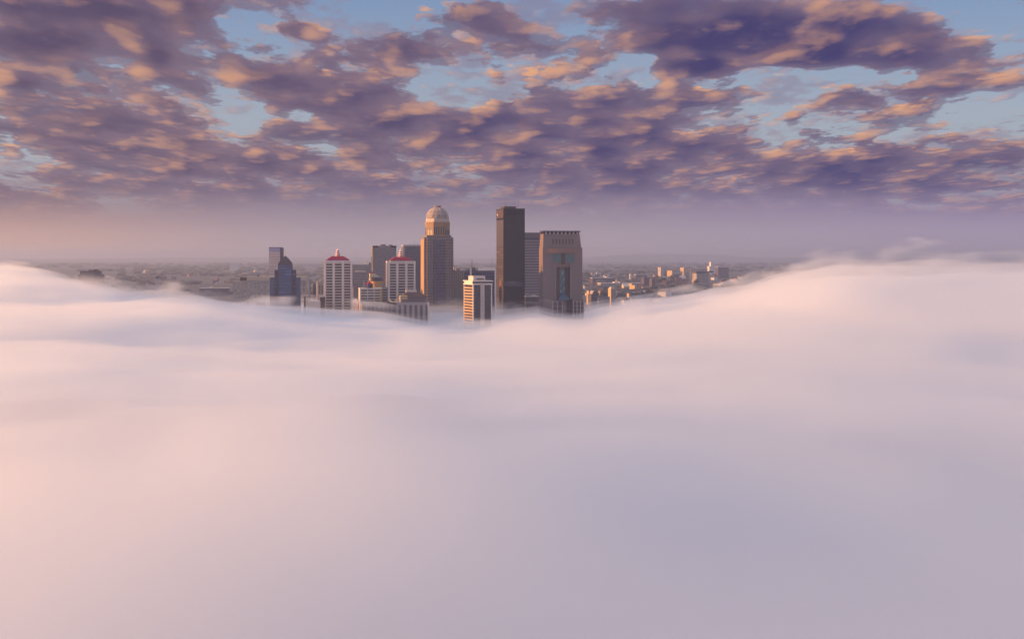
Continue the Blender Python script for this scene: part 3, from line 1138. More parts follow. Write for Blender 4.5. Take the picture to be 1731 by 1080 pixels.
b, zt = grey_tower(679.5, 681.8, 714.0, 413.6, 2060, 'bluish grey office tower with pale left edge, partly hidden behind the domed tower', (0.135, 0.118, 0.145), (0.07, 0.064, 0.10), surf('pale_cap', (0.36, 0.31, 0.31)))
b.box('lit_edge', -b.hw - .25, -b.hw + 2.4, b.F - .25, b.F - .003, 0, zt - .8, surf('lit_edge_tint', (0.42, 0.32, 0.29)))  # sunlight along the left edge, painted as a pale warm strip
for x, h in ((4.0, 5.5), (9.0, 4.0), (-2.0, 3.0)):
    mast(b, x, 0, zt - .4, zt + h, .2, 'aerial')


# ---- lower blocks between the twin towers
def mid_blocks():
    b = Bld('office_block', 'grey office block with pale roof line just right of the left red roofed tower', 'office block', 594.0, 595.5, 634.0, 1880, dep=30)
    hw, F, B = b.hw, b.F, b.B
    zt = b.z(459.5)
    b.box('wall', -hw, hw, F, B, 0, zt, grid_mat('grey_block_windows', (0.25, 0.21, 0.21), (0.09, 0.075, 0.085), 2.6, 3.6, .55, .55))
    b.box('roof_line', b.u(602), b.u(618), F - .5, F + 10, zt, zt + 1.2, M['white'])
    up = b.box('upper_storey', b.u(596), b.u(629), F + 12, B - 2, zt, b.z(447.5), M['grey'])
    b.box('roof_tank', b.u(619), b.u(621.5), F + 14, F + 16.5, b.z(447.5), b.z(441.8), M['white'], up)
    b.box('roof_hut', b.u(625), b.u(628), F + 14, F + 17, b.z(447.5), b.z(444), M['greydark'], up)
    b.box('low_wing', -hw + .5, hw - 2, F - 16, F - .01, 0, b.z(485.5), surf('blue_grey_wing', (0.15, 0.135, 0.15)))

    # round restaurant on tapered tiers, the low sun's gold put into their colour
    b = Bld('restaurant_tower', 'squat round building with dark disk and sunlit tapered tiers, between the red roofed towers', 'restaurant', 620.5, 624.5, 647.0, 1690, dep=17)
    hw, F, B = b.hw, b.F, b.B
    gold = surf('sunlit_gold', (0.62, 0.36, 0.12), 0.5, .12)
    zc = b.z(475.5)
    b.box('wall', -hw + 1, hw - 1, F + 1, B - 1, 0, b.z(486), M['grey'])
    for k, (ra, rb_, ya, yb) in enumerate(((7.0, 7.9, 485.5, 482.4), (7.9, 8.8, 482.0, 479.2), (8.8, 9.7, 478.8, 475.6))):
        MB().lathe([(ra, b.z(ya)), (rb_, b.z(yb))], 28).build('tier', gold, b.o)
        MB().lathe([(ra - .3, b.z(yb)), (ra - .3, b.z(yb) + .5)], 20).build('tier_joint', M['brown'], b.o)
    MB().lathe([(9.6, zc), (10.2, zc + .8), (10.2, zc + 4.2), (9.7, zc + 4.9), (4, zc + 5.8)], 32).build('disk', glass('disk_glass', (0.05, 0.034, 0.055), .25), b.o)
    MB().frustum((-hw + 1.0, hw - 2.5, F + 2, B - 3), zc + 5.0, (-hw + 1.4, 0, F + 2.4, B - 5), zc + 8.6).build('roof', M['white2'], b.o)
    b.box('lit_box', -hw + .6, -.6, F + 1.2, B - 5, zc + 5.2, zc + 10.0, surf('sunlit_cream', (0.62, 0.50, 0.30), .6))  # box colour carries the golden sunlight
    b.box('lit_box_cap', -hw + .3, -.3, F + .9, B - 4.7, zc + 10.0, zc + 10.6, M['red'])

    # office block in front with ribbon windows and red-capped turret
    b = Bld('ribbon_window_building', 'low white office block with dark ribbon windows in front of the round restaurant', 'office block', 607.2, 608.4, 645.3, 1560, dep=26)
    hw, F, B = b.hw, b.F, b.B
    zt = b.z(488.2)
    b.box('wall', -hw, hw, F, B, 0, zt, M['white2'])
    b.box('roof_edge', -hw - .3, hw + .3, F - .3, B + .3, zt, zt + .7, M['white'])
    bw = (2 * hw - 2.2) / 3
    for r in range(5):
        zc = b.z(491.0 + r * 4.6)
        for k in range(3):
            if r == 4 and k == 0:
                continue
            x0 = -hw + 1.1 + k * bw
            b.box('window', x0 + .5, x0 + bw - .5, F - .1, F + .3, zc - .75, zc + .75, M['glass'])
    b.box('corner_pier', -hw - .2, -hw + 1.0, F - 2.4, F - .003, 0, zt - 2, M['white'])
    b.box('shadow_plate', -hw + 1.0, -hw + 10.5, F - .5, F - .103, 0, b.z(507.5), M['greydark'])  # dark plate painting in the shadow low on the wall
    b.box('gold_end', hw - 2.6, hw + .3, F - .6, F - .003, b.z(511), zt - .1, surf('golden_end', (0.50, 0.34, 0.16)))
    w = b.box('side_wing', hw + .31, hw + 7.5, F + 4, B, 0, zt + 1.2, M['grey'])
    for r in range(6):
        zc = b.z(490.5 + r * 4.4)
        b.box('wing_window', hw + 1.6, hw + 6.8, F + 3.9, F + 4.2, zc - .7, zc + .7, M['glass'], w)
    t = MB().lathe([(4.3, zt + .7), (4.6, zt + 4.6), (4.2, zt + 5.2)], 8, b.u(625.0), F + 8, R(22.5)).build('turret', M['navy'], b.o)
    MB().lathe([(4.5, zt + 5.2), (2.2, zt + 7.2), (.3, zt + 8.8)], 8, b.u(625.0), F + 8, R(22.5)).build('turret_roof', M['red'], t)
    b.box('chimney', b.u(615.4), b.u(617.0), F + 10, F + 11.5, zt + .7, zt + 9, M['beige'])

    # long podium building
    b = Bld('podium_building', 'long low columned building half sunk in fog, with dark hipped roof, below the domed tower', 'building', 609.5, 611.2, 725.0, 1520, dep=40)
    hw, F, B = b.hw, b.F, b.B
    zl, zr_ = b.z(513.5), b.z(511.5)
    xm = b.u(671)
    b.box('wall', -hw + .4, xm - .003, F + .4, B, 0, zl, surf('podium_dark', (0.15, 0.12, 0.125)))
    b.box('right_wall', xm, hw, F, B, 0, zr_, surf('podium_pale', (0.34, 0.285, 0.285)))
    b.box('roof_edge', -hw, xm - .01, F, B + .3, zl, zl + .9, M['frame'])
    for k in range(9):
        x = -hw + .9 + k * (xm + hw - 1.8) / 8
        b.box('column', x - .55, x + .55, F - .3, F + .397, 0, zl - .02, M['grey'])
    for k in range(6):
        x = xm + 3.2 + k * (hw - xm - 5.6) / 5
        b.box('tall_window', x - 1.5, x + 1.5, F - .1, F + .3, 6, zr_ - 3.0, M['greydark'])
    b.box('right_edge_pier', hw - 1.5, hw + .3, F - .3, F - .003, 0, zr_ + .2, M['white'])
    b.box('upper_storey', b.u(678.5), b.u(722.5), F + 6, B - 6, zr_, b.z(503.2), surf('storey_mauve', (0.20, 0.165, 0.185)))
    ro = MB().frustum((b.u(676.5), b.u(725.5), F + 3, B - 3), b.z(503.2), (b.u(692), b.u(711), F + 14, B - 14), b.z(493.8)).build('hipped_roof', M['brown'], b.o)
    b.box('roof_lantern', b.u(688.3), b.u(706.2), F + 13, F + 19, b.z(495.0), b.z(490.2), surf('lantern_cream', (0.55, 0.44, 0.40)), ro)
    b.box('lit_bay', b.u(677.2), b.u(689.5), F + 4, F + 5.99, b.z(506.3), b.z(499.6), surf('bay_sun_gold', (0.55, 0.42, 0.22)))  # bay painted gold for the sun on it
    b.box('lit_bay_side', b.u(677.0), b.u(677.2), F + 4, F + 12, b.z(506.3), b.z(499.6), surf('bay_sun_gold_side', (0.55, 0.42, 0.22)))
    # curved roof ornament on the dark part
    orn = MB()
    for k in range(7):
        a0, a1 = R(180 + k * 26), R(180 + (k + 1) * 26)
        c0 = (b.u(665) + 3.4 * math.cos(a0), F + 3, b.z(506.8) + 2.6 * math.sin(a0))
        c1 = (b.u(665) + 3.4 * math.cos(a1), F + 3, b.z(506.8) + 2.6 * math.sin(a1))
        orn.bar(c0, c1, .75, 6)
    orn.build('roof_ornament', surf('ornament_gold', (0.60, 0.46, 0.28)), b.o)
    b.box('roof_unit', b.u(655), b.u(659), F + 6, F + 10, zl + .9, zl + 3, M['greydark'])


mid_blocks()


# ---- left group: blue pointed glass tower, slab tower, long beige building
def left_group():
    b = Bld('pointed_glass_tower', 'dark blue glass tower with pointed ogee gable and stepped shoulders', 'tower', 455.0, 456.0, 508.4, 1600, dep=30, th=R(9))
    hw, F, B = b.hw, b.F, b.B
    b.box('low_wing', b.u(456.0), b.u(470), F + 4, B - 4, 0, b.z(469.4), M['blueglass'])
    b.box('low_wing', b.u(495), b.u(508.4), F + 4, B - 4, 0, b.z(469.4), M['blueglass'])
    fl = grid_mat('shoulder_glass', (0.06, 0.045, 0.065), (0.04, 0.05, 0.10), 3.0, 3.6, .6, .55)
    b.box('shoulder', b.u(463.9), b.u(470.2), F + 2, B - 2, 0, b.z(456.6), fl)
    b.box('shoulder', b.u(494.3), b.u(500.6), F + 2, B - 2, 0, b.z(456.6), fl)

    def ogee(x0, x1, yspring, yapex, k=1.0):
        a0, a1 = b.u(x0), b.u(x1)
        c, h = (a0 + a1) / 2, (a1 - a0) / 2
        zs_, za = b.z(yspring), b.z(yapex)
        left = [(0.0, 1.0), (.10, .99), (.24, .90), (.40, .74), (.58, .54), (.76, .32), (.90, .13), (1.0, 0.0)]
        pts = [(c - h, 0.5), (c + h, 0.5)]
        pts += [(c + h * w, zs_ + (za - zs_) * t) for t, w in left]
        pts += [(c - h * w, zs_ + (za - zs_) * t) for t, w in reversed(left[:-1])]
        return pts
    wall = MB().profile(ogee(470.0, 494.5, 448.0, 432.2), F, B).build('wall', M['frame'], b.o)
    pts = [(x, z) for x, z in ogee(471.8, 492.7, 449.0, 436.0)]
    gbl = surf('brown_gable_glass', (0.075, 0.052, 0.06), .4)
    cg = grid_mat('blue_curtain', (0.045, 0.055, 0.10), (0.060, 0.085, 0.165), 60, 3.6, 1.0, .84, vary=0.25)
    a0, a1 = b.u(471.8), b.u(492.7)
    b.box('front_glass', a0, a1, F - .3, F - .003, 4, b.z(448.2), cg)
    top = [(a0, b.z(447.9)), (a1, b.z(447.9))] + [p for p in pts[2:] if p[1] > b.z(447.9)]
    MB().profile(top, F - .25, F - .003).build('gable_glass', gbl, b.o)
    b.box('gable_sill', a0, a1, F - .5, F - .301, b.z(452.3), b.z(451.3), M['frame'])

    # slab tower behind
    b = Bld('slab_tower', 'slim pale slab tower with blue top band, behind the pointed glass tower', 'tower', 453.5, 454.6, 473.6, 2000, dep=24, th=R(3))
    hw, F, B = b.hw, b.F, b.B
    zt = b.z(418.0)
    pale = grid_mat('slab_bands', (0.44, 0.38, 0.39), (0.26, 0.23, 0.25), 70, 3.7, 1.0, .30, var=.10, vary=.3)
    b.box('wall', -hw, hw, F, B, 0, b.z(425.5), pale)
    b.box('top_glass', -hw, hw, F, B, b.z(425.5) + .01, zt - .8, glass('sky_blue_glass', (0.22, 0.23, 0.42), .3))
    b.box('roof_edge', -hw - .2, hw + .2, F - .2, B + .2, zt - .8, zt, M['frame'])
    b.box('dark_side', hw + .01, hw + 2.5, F + .8, B, 0, zt - .6, M['frame'])

    # long beige building
    b = Bld('long_beige_building', 'long beige building with lit rooftop storey behind the pointed glass tower', 'building', 392, 393.5, 519.3, 1800, dep=36, th=R(9))
    hw, F, B = b.hw, b.F, b.B
    zt = b.z(474.3)
    bm_ = grid_mat('beige_faint_windows', (0.33, 0.28, 0.245), (0.20, 0.165, 0.155), 4.4, 4.6, .3, .45, var=.3)
    b.box('wall', b.u(411), hw, F, B, 0, zt, bm_)
    b.box('left_wing', -hw, b.u(411) - .01, F + 3, B, 0, b.z(474.8), bm_)
    b.box('rooftop_storey', b.u(417), hw - .3, F + 1.5, B - 4, zt, b.z(467.6), surf('sunlit_peach', (0.47, 0.36, 0.28)))  # peach of the low sun put into the storey's colour
    b.box('roof_plant', b.u(405.5), b.u(416.5), F + 4, F + 14, b.z(474.8), b.z(469.3), M['brown'])
    b.box('roof_plant', b.u(434.5), b.u(437), F + 8, F + 10, b.z(467.6), b.z(465), M['brown'])
    for r in range(5):
        b.box('end_window', b.u(511.5), b.u(515.5), F - .15, F + .2, b.z(476.6 + r * 4.3), b.z(475.2 + r * 4.3), M['greydark'])
    for x in (441.5, 446, 450.5):
        b.box('window', b.u(x), b.u(x + 1.9), F - .15, F + .2, b.z(478.6), b.z(477.2), M['greydark'])

    # smaller blocks near the left red-roofed tower
    b = Bld('stone_block', 'short tan stone block touching the left red roofed tower on its left', 'building', 535.4, 536.2, 551.0, 1750, dep=24)
    hw, F, B = b.hw, b.F, b.B
    b.box('wall', -hw, hw, F, B, 0, b.z(476), M['beige'])
    b.box('roof_storey', -hw + 4, hw, F + 4, B - 2, b.z(476), b.z(472.3), M['beige'])
    for k in range(3):
        b.box('window', -hw + 2.6 + k * 3.2, -hw + 4.0 + k * 3.2, F - .1, F + .2, b.z(497), b.z(482), M['greydark'])
    b = Bld('dark_block', 'small dark block low between the truss bridge and the left red roofed tower', 'building', 540.6, 541.2, 549.5, 1580, dep=16)
    hw, F, B = b.hw, b.F, b.B
    b.box('wall', -hw, hw, F, B, 0, b.z(502.5), M['brown'])
    b.box('roof_edge', -hw - .3, hw + .3, F - .3, B + .3, b.z(502.5), b.z(501.4), M['beige'])

    # truss bridge
    d = 1700
    a, e = P(417, 509, d), P(553, 509, d)
    o = tag(link(bpy.data.objects.new('truss_bridge', None)), 'pale steel truss bridge running behind the pointed glass tower', 'bridge')
    o.location = (a.x, d, 0)
    L = e.x - a.x
    z0, z1 = a.z, P(0, 499.6, d).z
    n = 16
    st = M['steel']
    for y in (0, 9):
        t = MB()
        t.bar((0, y, z0), (L, y, z0), .45)
        t.bar((L / n, y, z1), (L - L / n, y, z1), .45)
        for k in range(n):
            x0, x1 = L * k / n, L * (k + 1) / n
            up = k % 2 == 0
            t.bar((x0, y, z0 if up else z1), (x1, y, z1 if up else z0), .32)
            if 0 < k:
                t.bar((x0, y, z0), (x0, y, z1), .22)
        t.build('truss', st, o)
    MB().box(0, L, .5, 8.5, z0 - .8, z0 - .2).build('deck', M['greydark'], o)
    for k in range(0, n + 1, 4):
        MB().box(L * k / n - 1.2, L * k / n + 1.2, 1, 8, 0, z0 - .82).build('bridge_pier', M['grey'], o)


left_group()


def shed(px0, px1, ytop, yeave, d, label, dep=14, mat=None):
    b = Bld('shed', label, 'shed', px0 - .3, px0, px1, d, dep=dep, th=R(4), group='white roofed sheds by the river')
    hw, F, B = b.hw, b.F, b.B
    b.box('wall', -hw, hw, F, B, 0, b.z(yeave), M['white2'])
    MB().profile([(-hw - .4, b.z(yeave)), (hw + .4, b.z(yeave)), (hw * .35, b.z(ytop)), (-hw * .35, b.z(ytop))], F - .4, B + .4).build('roof', surf('white_roof', (0.70, 0.66, 0.66)), b.o)
    return b


shed(432, 446.5, 508.2, 511, 1560, 'white roofed shed just left of the pointed glass tower, wider one')
shed(447.8, 454.5, 509.3, 511.4, 1550, 'tiny white roofed shed touching the left foot of the pointed glass tower', 8)
shed(519.5, 541, 507.6, 510, 1570, 'wide white roofed shed right of the dark conifer')
shed(595.8, 605.5, 505.5, 512, 1570, 'white gabled tent roof between the left red roofed tower and the ribbon window block', 10)

# ------------------------------------------------------------------ conifer, far buildings, far woodland
def leaf_mat(name, a, b_):
    m, g = new_mat(name)
    tc = g.node('ShaderNodeTexCoord')
    n = g.noise(tc.outputs['Object'], 0.35, 3.0, 0.6)
    b = g.node('ShaderNodeBsdfPrincipled')
    g.put(b.inputs['Base Color'], g.mix(g.smooth(n, 0.35, 0.65), a, b_))
    b.inputs['Roughness'].default_value = 0.9
    return finish(m, g, b)


LEAF = leaf_mat('winter_foliage', (0.030, 0.028, 0.022), (0.065, 0.055, 0.045))
BARK = surf('bark', (0.05, 0.04, 0.035))


def conifer(px, ytip, ybase, half, d, label):
    rnd = random.Random(5)
    b = P(px, ybase, d)
    o = tag(link(bpy.data.objects.new('conifer_tree', None)), label, 'tree')
    o.location = (b.x, d, 0)
    h = P(px, ytip, d).z
    rad = half / FPX * d
    MB().lathe([(.7, 0), (.5, h * .5), (.1, h * .96)], 7).build('trunk', BARK, o)
    mb = MB()
    for k in range(900):
        t = rnd.random() ** 0.7
        r = rad * 1.1 * (1 - t) + .2
        a = rnd.uniform(0, 6.283)
        q = r * rnd.uniform(.45, 1.05)
        z = h * (.25 + .75 * t) - q * .35
        c = Vector((q * math.cos(a), q * math.sin(a), z))
        ax = Vector((math.cos(a), math.sin(a), -.4)).normalized()
        sd_ = Vector((-math.sin(a), math.cos(a), rnd.uniform(-.4, .4)))
        l = rnd.uniform(.7, 1.5)
        mb.add([c - sd_ * l * .4, c + ax * l, c + sd_ * l * .4, c - ax * l * .5], [(0, 1, 2, 3)])
    mb.build('crown', LEAF, o)


conifer(515.3, 501.8, 513, 3.0, 1540, 'dark conifer tree at the right foot of the pointed glass tower')


def deciduous(px, ytop, ybase, half, d, label, seed, group):
    """bare winter tree with a ragged twiggy crown"""
    rnd = random.Random(seed)
    p = P(px, ytop, d)
    h = max(p.z, 5.0)
    rad = half / FPX * d
    o = tag(link(bpy.data.objects.new('tree', None)), label, 'tree', group)
    o.location = (p.x, d, 0)
    tr = MB().lathe([(rad * .06, 0), (rad * .04, h * .45)], 6)
    for k in range(5):
        a = rnd.uniform(0, 6.28)
        tr.bar((0, 0, h * .4), (rad * .6 * math.cos(a), rad * .6 * math.sin(a), h * rnd.uniform(.65, .9)), rad * .02)
    tr.build('trunk', BARK, o)
    mb = MB()
    lobes = [(rnd.uniform(-.55, .55) * rad, rnd.uniform(-.55, .55) * rad, h * rnd.uniform(.48, .82), rad * rnd.uniform(.35, .6)) for _ in range(7)]
    for k in range(420):
        lx, ly, lz, lr = lobes[k % 7]
        v = Vector((rnd.gauss(0, 1), rnd.gauss(0, 1), rnd.gauss(0, .8))).normalized() * lr * rnd.uniform(.6, 1.05)
        c = Vector((lx, ly, lz)) + v
        c.z = min(c.z, h)
        n1 = Vector((rnd.gauss(0, 1), rnd.gauss(0, 1), rnd.gauss(0, 1))).normalized()
        n2 = n1.orthogonal().normalized()
        n3 = n1.cross(n2)
        l = rad * rnd.uniform(.07, .16)
        mb.add([c + n2 * l, c + n3 * l, c - n2 * l, c - n3 * l], [(0, 1, 2, 3)])
    mb.build('crown', LEAF, o)


FM = {
    'beige': grid_mat('far_beige', (0.33, 0.28, 0.26), (0.14, 0.12, 0.13), 5, 4.2, .5, .45),
    'pale': grid_mat('far_pale', (0.46, 0.40, 0.38), (0.20, 0.17, 0.18), 5, 4.2, .5, .4),
    'dark': grid_mat('far_dark', (0.10, 0.082, 0.095), (0.05, 0.045, 0.06), 5, 4.2, .5, .45),
    'plum': grid_mat('far_plum', (0.085, 0.06, 0.085), (0.05, 0.04, 0.07), 6, 4.5, .5, .4),
    'brick': grid_mat('far_brick', (0.26, 0.13, 0.10), (0.10, 0.07, 0.07), 5, 4.2, .45, .45),
    'gold': surf('far_sunlit_ochre', (0.50, 0.34, 0.18), .8, .1),  # ochre warmed to carry the orange of low sun on far walls
    'white': surf('far_white', (0.66, 0.60, 0.58), .8, .1),
}


def far_building(name, label, cat, x0, x1, x2, ytop, d, mat, roof=None, dep=None, th=GRID, extras=(), group=None):
    b = Bld(name, label, cat, x0, x1, x2, d, dep=dep, th=th, group=group)
    hw, F, B = b.hw, b.F, b.B
    zt = b.z(ytop)
    b.box('wall', -hw, hw, F, B, 0, zt, FM[mat])
    b.box('roof', -hw - .3, hw + .3, F - .3, B + .3, zt, zt + 1.2, roof or M['white2'])
    for (nm, xa, xb, ya, ma) in extras:
        b.box(nm, b.u(xa), b.u(xb), F + dep_frac(b, .2), B - dep_frac(b, .2), zt + 1.2, b.z(ya), ma)
    return b


def dep_frac(b, k):
    return b.dep * k


T45 = R(38)
W = M['white2']
# right of the granite tower, near to far
far_building('apartment_block', 'dark grey block rising from fog at the right foot of the granite tower', 'building', 996, 999.5, 1010.5, 499, 2300, 'dark', M['brown'], 26)
far_building('apartment_block', 'beige block half sunk in fog, left of the slim tower with a golden edge', 'building', 1008, 1011, 1031, 503, 2350, 'beige', M['greydark'], 30)
b = far_building('apartment_tower', 'slim grey tower with one golden sunlit edge, right of the granite tower', 'tower', 1028.3, 1033.0, 1041.3, 488.5, 2400, 'beige', W, None, R(30))
b.box('side_panel', -b.hw - .4, -b.hw - .003, b.F, b.B, 0, b.z(487.5), FM['gold'])  # golden plate, the sunlight on this side painted into it
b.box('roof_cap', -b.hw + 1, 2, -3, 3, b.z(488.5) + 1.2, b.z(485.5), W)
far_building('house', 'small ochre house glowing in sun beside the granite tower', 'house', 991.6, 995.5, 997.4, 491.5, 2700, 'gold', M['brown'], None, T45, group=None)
far_building('warehouse', 'long dark low building in shade behind the slim golden edged tower', 'warehouse', 1041, 1043, 1090, 496, 3000, 'dark', M['greydark'], 40)
far_building('house', 'tiny orange house against the long dark low building', 'house', 1059.6, 1063.2, 1065.5, 496, 2850, 'gold', M['brick'] if 'brick' in M else M['brown'], None, T45)
far_building('office_block', 'long beige block with pale flat roof, centre of the right hand town', 'office block', 1009.8, 1015.5, 1090, 479, 3900, 'beige', M['white'], None, R(12),
             [('roof_plant', 1040, 1046, 476.5, W)])
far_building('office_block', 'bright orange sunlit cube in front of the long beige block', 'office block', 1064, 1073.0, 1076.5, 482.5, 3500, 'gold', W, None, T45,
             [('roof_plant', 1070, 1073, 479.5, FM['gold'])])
far_building('warehouse', 'wide dark plum building with pale roof line behind the long beige block', 'warehouse', 998.0, 1001.5, 1040, 470, 4600, 'plum', M['white'], None, R(12),
             [('roof_plant', 1025, 1030, 468, FM['white'])])
far_building('office_block', 'dark block with one glowing orange side, right end of the long beige block', 'office block', 1097.6, 1102.0, 1107, 472, 3700, 'dark', M['greydark'], None, R(35))
far_building('warehouse', 'low plum warehouse left of the dark block with a glowing side', 'warehouse', 1087, 1088.5, 1099, 470, 3900, 'plum', M['greydark'], 30)
far_building('tank_house', 'small white tank building standing out against dark trees', 'building', 1064.2, 1065, 1067.6, 463, 5200, 'white', FM['white'], 8)
far_building('warehouse', 'far low warehouse with long pale roof', 'warehouse', 1074, 1075, 1094, 464.5, 5300, 'plum', FM['white'], 40)
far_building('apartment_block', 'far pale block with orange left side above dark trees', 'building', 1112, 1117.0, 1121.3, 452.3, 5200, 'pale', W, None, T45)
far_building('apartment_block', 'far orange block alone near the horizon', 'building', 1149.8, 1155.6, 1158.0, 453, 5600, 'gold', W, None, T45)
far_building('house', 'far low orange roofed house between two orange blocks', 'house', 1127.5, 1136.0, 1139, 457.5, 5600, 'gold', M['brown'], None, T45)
b = far_building('office_block', 'long building with dark roof and orange end, nearest the right fog bank', 'office block', 1170.5, 1177.5, 1199, 462.0, 4200, 'beige', M['frame'], None, R(24))
b.box('roof_slab', -b.hw - 3, b.hw + 14, b.F - 3, b.B + 3, b.z(461), b.z(458.6), M['frame'])
b = far_building('water_works', 'far white building with stubby tower above the right fog bank', 'building', 1196, 1199, 1216, 450.5, 6200, 'white', FM['white'], 30)
b.box('tower', b.u(1202), b.u(1207), b.F + 4, b.B - 4, b.z(450.5) + 1.2, b.z(443), FM['white'])
far_building('office_block', 'far block with peach roof behind the dark roofed building', 'office block', 1164, 1168, 1196, 454.5, 5600, 'beige', FM['gold'], None, R(14))
far_building('warehouse', 'far pale roofed shed at the edge of the right fog bank', 'warehouse', 1212, 1214, 1232, 452, 5900, 'plum', FM['white'], 40)
far_building('house', 'pink house low in the fog right of the slim golden edged tower', 'house', 1039.5, 1043.5, 1052, 510, 2700, 'brick', M['brown'], None, R(24))
far_building('warehouse', 'pale roofed shed in thin fog below the dark block with a glowing side', 'warehouse', 1075, 1078, 1120, 499, 3150, 'dark', W, None, R(12))
far_building('house', 'white walled house beside the right shoulder of the granite tower', 'house', 986, 988, 994, 483, 3600, 'pale', M['brown'], 14)
far_building('house', 'pale roofed house among far trees above the plum building', 'house', 1007, 1009, 1016, 461, 6200, 'pale', FM['white'], 20)
far_building('house', 'brick house near the left fog edge of the right hand town', 'house', 1140, 1143, 1152, 470, 4300, 'brick', M['brown'], None, R(24))
far_building('warehouse', 'pale pink roofed shed low before the right fog bank', 'warehouse', 1150, 1152, 1164, 471, 4500, 'brick', FM['white'], 30)

# left side
b = Bld('apartment_tower', 'dark stepped apartment tower alone in the left fog bank', 'tower', 131.5, 132.0, 172.0, 2300, dep=22, th=R(6))
dk = grid_mat('dark_brick_windows', (0.065, 0.045, 0.055), (0.15, 0.12, 0.13), 3.2, 3.4, .45, .4)
b.box('wall', -b.hw, b.hw, b.F, b.B, 0, b.z(464.0), dk)
b.box('upper_storey', b.u(134.8), b.u(168), b.F + 2, b.B - 2, b.z(464.0), b.z(458.3), dk)
b.box('roof_hut', b.u(149), b.u(154.5), b.F + 4, b.F + 11, b.z(458.3), b.z(456.3), M['frame'])
b.box('roof_hut', b.u(157), b.u(165), b.F + 4, b.F + 11, b.z(458.3), b.z(455.4), M['frame'])
for k in range(4):
    b.box('balcony_stack', b.u(136.5 + k * 8.6), b.u(140.5 + k * 8.6), b.F - 1.4, b.F - .003, 10, b.z(465.0), surf('brick_balcony', (0.11, 0.08, 0.09)))
far_building('apartment_block', 'pale slim block with dark cap just above the left fog', 'building', 261, 262.3, 268.6, 471, 3300, 'pale', M['frame'], 22, R(10), [('roof_plant', 263.5, 268, 467, M['frame'])])
far_building('warehouse', 'far low shed with bright roof left of the long beige building', 'warehouse', 336, 337, 386, 487.5, 3300, 'plum', FM['white'], 30, R(5), [('roof_plant', 354, 357, 484.5, FM['white'])])
far_building('warehouse', 'very far pale warehouse near the horizon on the left', 'warehouse', 386, 388, 404, 445, 8600, 'white', FM['white'], 60, R(10))
far_building('house', 'dark house in haze left of the long beige building', 'house', 359, 360, 369, 474, 4400, 'dark', M['brown'], 16)
far_building('apartment_block', 'hazy beige block behind the right end of the long beige building', 'building', 519.5, 521, 525, 475, 2400, 'beige', M['grey'], 16)
far_building('apartment_block', 'hazy plum tower block left of the left red roofed tower', 'building', 528, 529, 534, 481, 2300, 'plum', M['grey'], 16)
far_building('warehouse', 'pale low block with lit roof right of the domed tower base', 'warehouse', 766, 768, 786, 511, 1850, 'pale', W, 20)
far_building('office_block', 'low grey building in thin fog between the bronze skyscraper and the granite tower', 'building', 886, 888, 912, 502, 1760, 'dark', W, 30, R(10), [('roof_plant', 893, 900, 498, M['grey']), ('roof_plant', 904, 909, 499.5, M['white2'])])

for k, (px, yt, hf, d, lab) in enumerate((
        (1118, 465, 10, 4300, 'dark tree clump under the far pale block with orange side'),
        (1104, 490, 8, 3000, 'dark tree at the fog edge right of the long dark low building'),
        (1092, 489, 9, 2900, 'broad dark tree in front of the right end of the long beige block'),
        (1006, 489, 8, 2800, 'dark tree left of the slim golden edged tower'),
        (1022, 490, 9, 2900, 'spreading dark tree close behind the slim golden edged tower'),
        (1140, 462, 8, 4800, 'dark tree between the two far orange blocks'),
        (1083, 459, 9, 6000, 'far tree behind the long pale warehouse roof'),
        (992, 461, 8, 5600, 'far tree touching the right shoulder of the granite tower'),
        (1180, 471, 8, 3800, 'tree in front of the dark roofed long building'))):
    deciduous(px, yt, 0, hf, d, lab, 20 + k, 'trees in the right hand town')


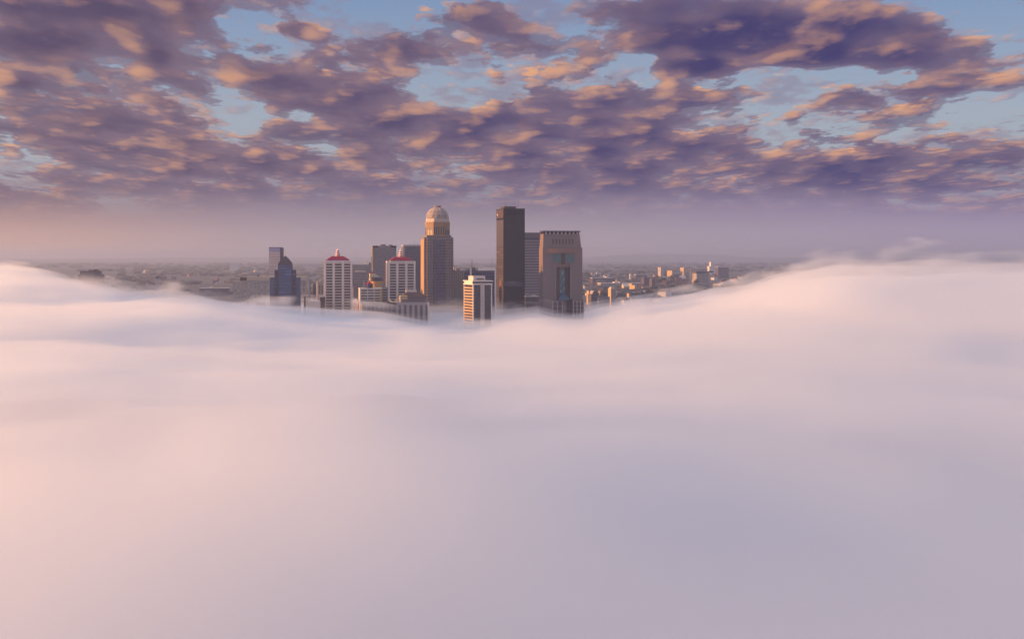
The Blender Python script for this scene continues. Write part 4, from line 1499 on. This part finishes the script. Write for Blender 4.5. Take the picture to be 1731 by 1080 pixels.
def small_houses():
    """houses of the far town, a few pixels each: nothing tells them apart"""
    rnd = random.Random(8)
    protos = {}
    for side, n, pa, pb, da, db in (('right', 70, 985, 1260, 3000, 6800), ('right', 55, 988, 1130, 2450, 4200), ('left', 26, 175, 460, 3900, 8000)):
        for k in range(n):
            d = da + (db - da) * rnd.random()
            px = rnd.uniform(pa, pb)
            kind = rnd.choice(('pale', 'beige', 'brick', 'gold', 'white', 'plum'))
            if kind not in protos:
                o = bpy.data.objects.new('house', None)
                w = MB().box(-.5, .5, -.35, .35, 0, .55).build('wall', FM[kind], o)
                rf = MB().profile([(-.54, .55), (.54, .55), (0, .86)], -.38, .38).build('roof', rnd.choice((M['brown'], M['greydark'], M['white2'])), o)
                protos[kind] = (o, [w, rf])
                link(o)
                r, parts = o, None
            else:
                src, ps = protos[kind]
                r = src.copy()
                scene.collection.objects.link(r)
                for p_ in ps:
                    c = p_.copy()
                    scene.collection.objects.link(c)
                    c.parent = r
            s_ = rnd.uniform(12, 26)
            r.location = ((px - CX) / FPX * d, d, 0)
            r.rotation_euler = (0, 0, GRID + rnd.choice((0, R(90), R(40))))
            r.scale = (s_, s_ * rnd.uniform(.8, 1.4), s_ * rnd.uniform(.55, 1.1))
            tag(r, 'small gabled house among the trees of the far %s hand town' % side, 'house', 'small houses of the far %s hand town' % side)


small_houses()


def build_woodland():
    """far-off winter woods: thousands of ragged crowns that read as one mass"""
    rnd = random.Random(11)
    mb = MB()
    for k in range(5200):
        d = 3400 + 12000 * rnd.random() ** 1.5
        px = rnd.uniform(-60, 1790)
        x = (px - CX) / FPX * d
        if mnoise.noise((x / 700, d / 900, 5.0)) < -0.05 + 0.25 * rnd.random():
            continue
        h = rnd.uniform(7, 13) * (1 + d / 16000)
        r = rnd.uniform(9, 22) * (1 + d / 9000)
        n = 6
        vs = []
        for (zz_, rr) in ((0, .75), (h * .45, 1.0), (h * .8, .72)):
            for i in range(n):
                a = 6.283 * i / n + rnd.uniform(-.3, .3)
                q = r * rr * rnd.uniform(.65, 1.2)
                vs.append((x + q * math.cos(a), d + q * math.sin(a), zz_ + rnd.uniform(-.08, .12) * h if zz_ else 0))
        vs.append((x + rnd.uniform(-.3, .3) * r, d, h))
        fs = []
        for j in range(2):
            for i in range(n):
                fs.append((j * n + i, j * n + (i + 1) % n, (j + 1) * n + (i + 1) % n, (j + 1) * n + i))
        for i in range(n):
            fs.append((2 * n + i, 2 * n + (i + 1) % n, 3 * n))
        mb.add(vs, fs)
    me = bpy.data.meshes.new('woodland')
    me.from_pydata(mb.v, [], mb.f)
    me.materials.append(leaf_mat('far_woods', (0.026, 0.026, 0.024), (0.06, 0.05, 0.045)))
    tag(link(bpy.data.objects.new('woodland', me)), kind='stuff')


build_woodland()

build_haze()
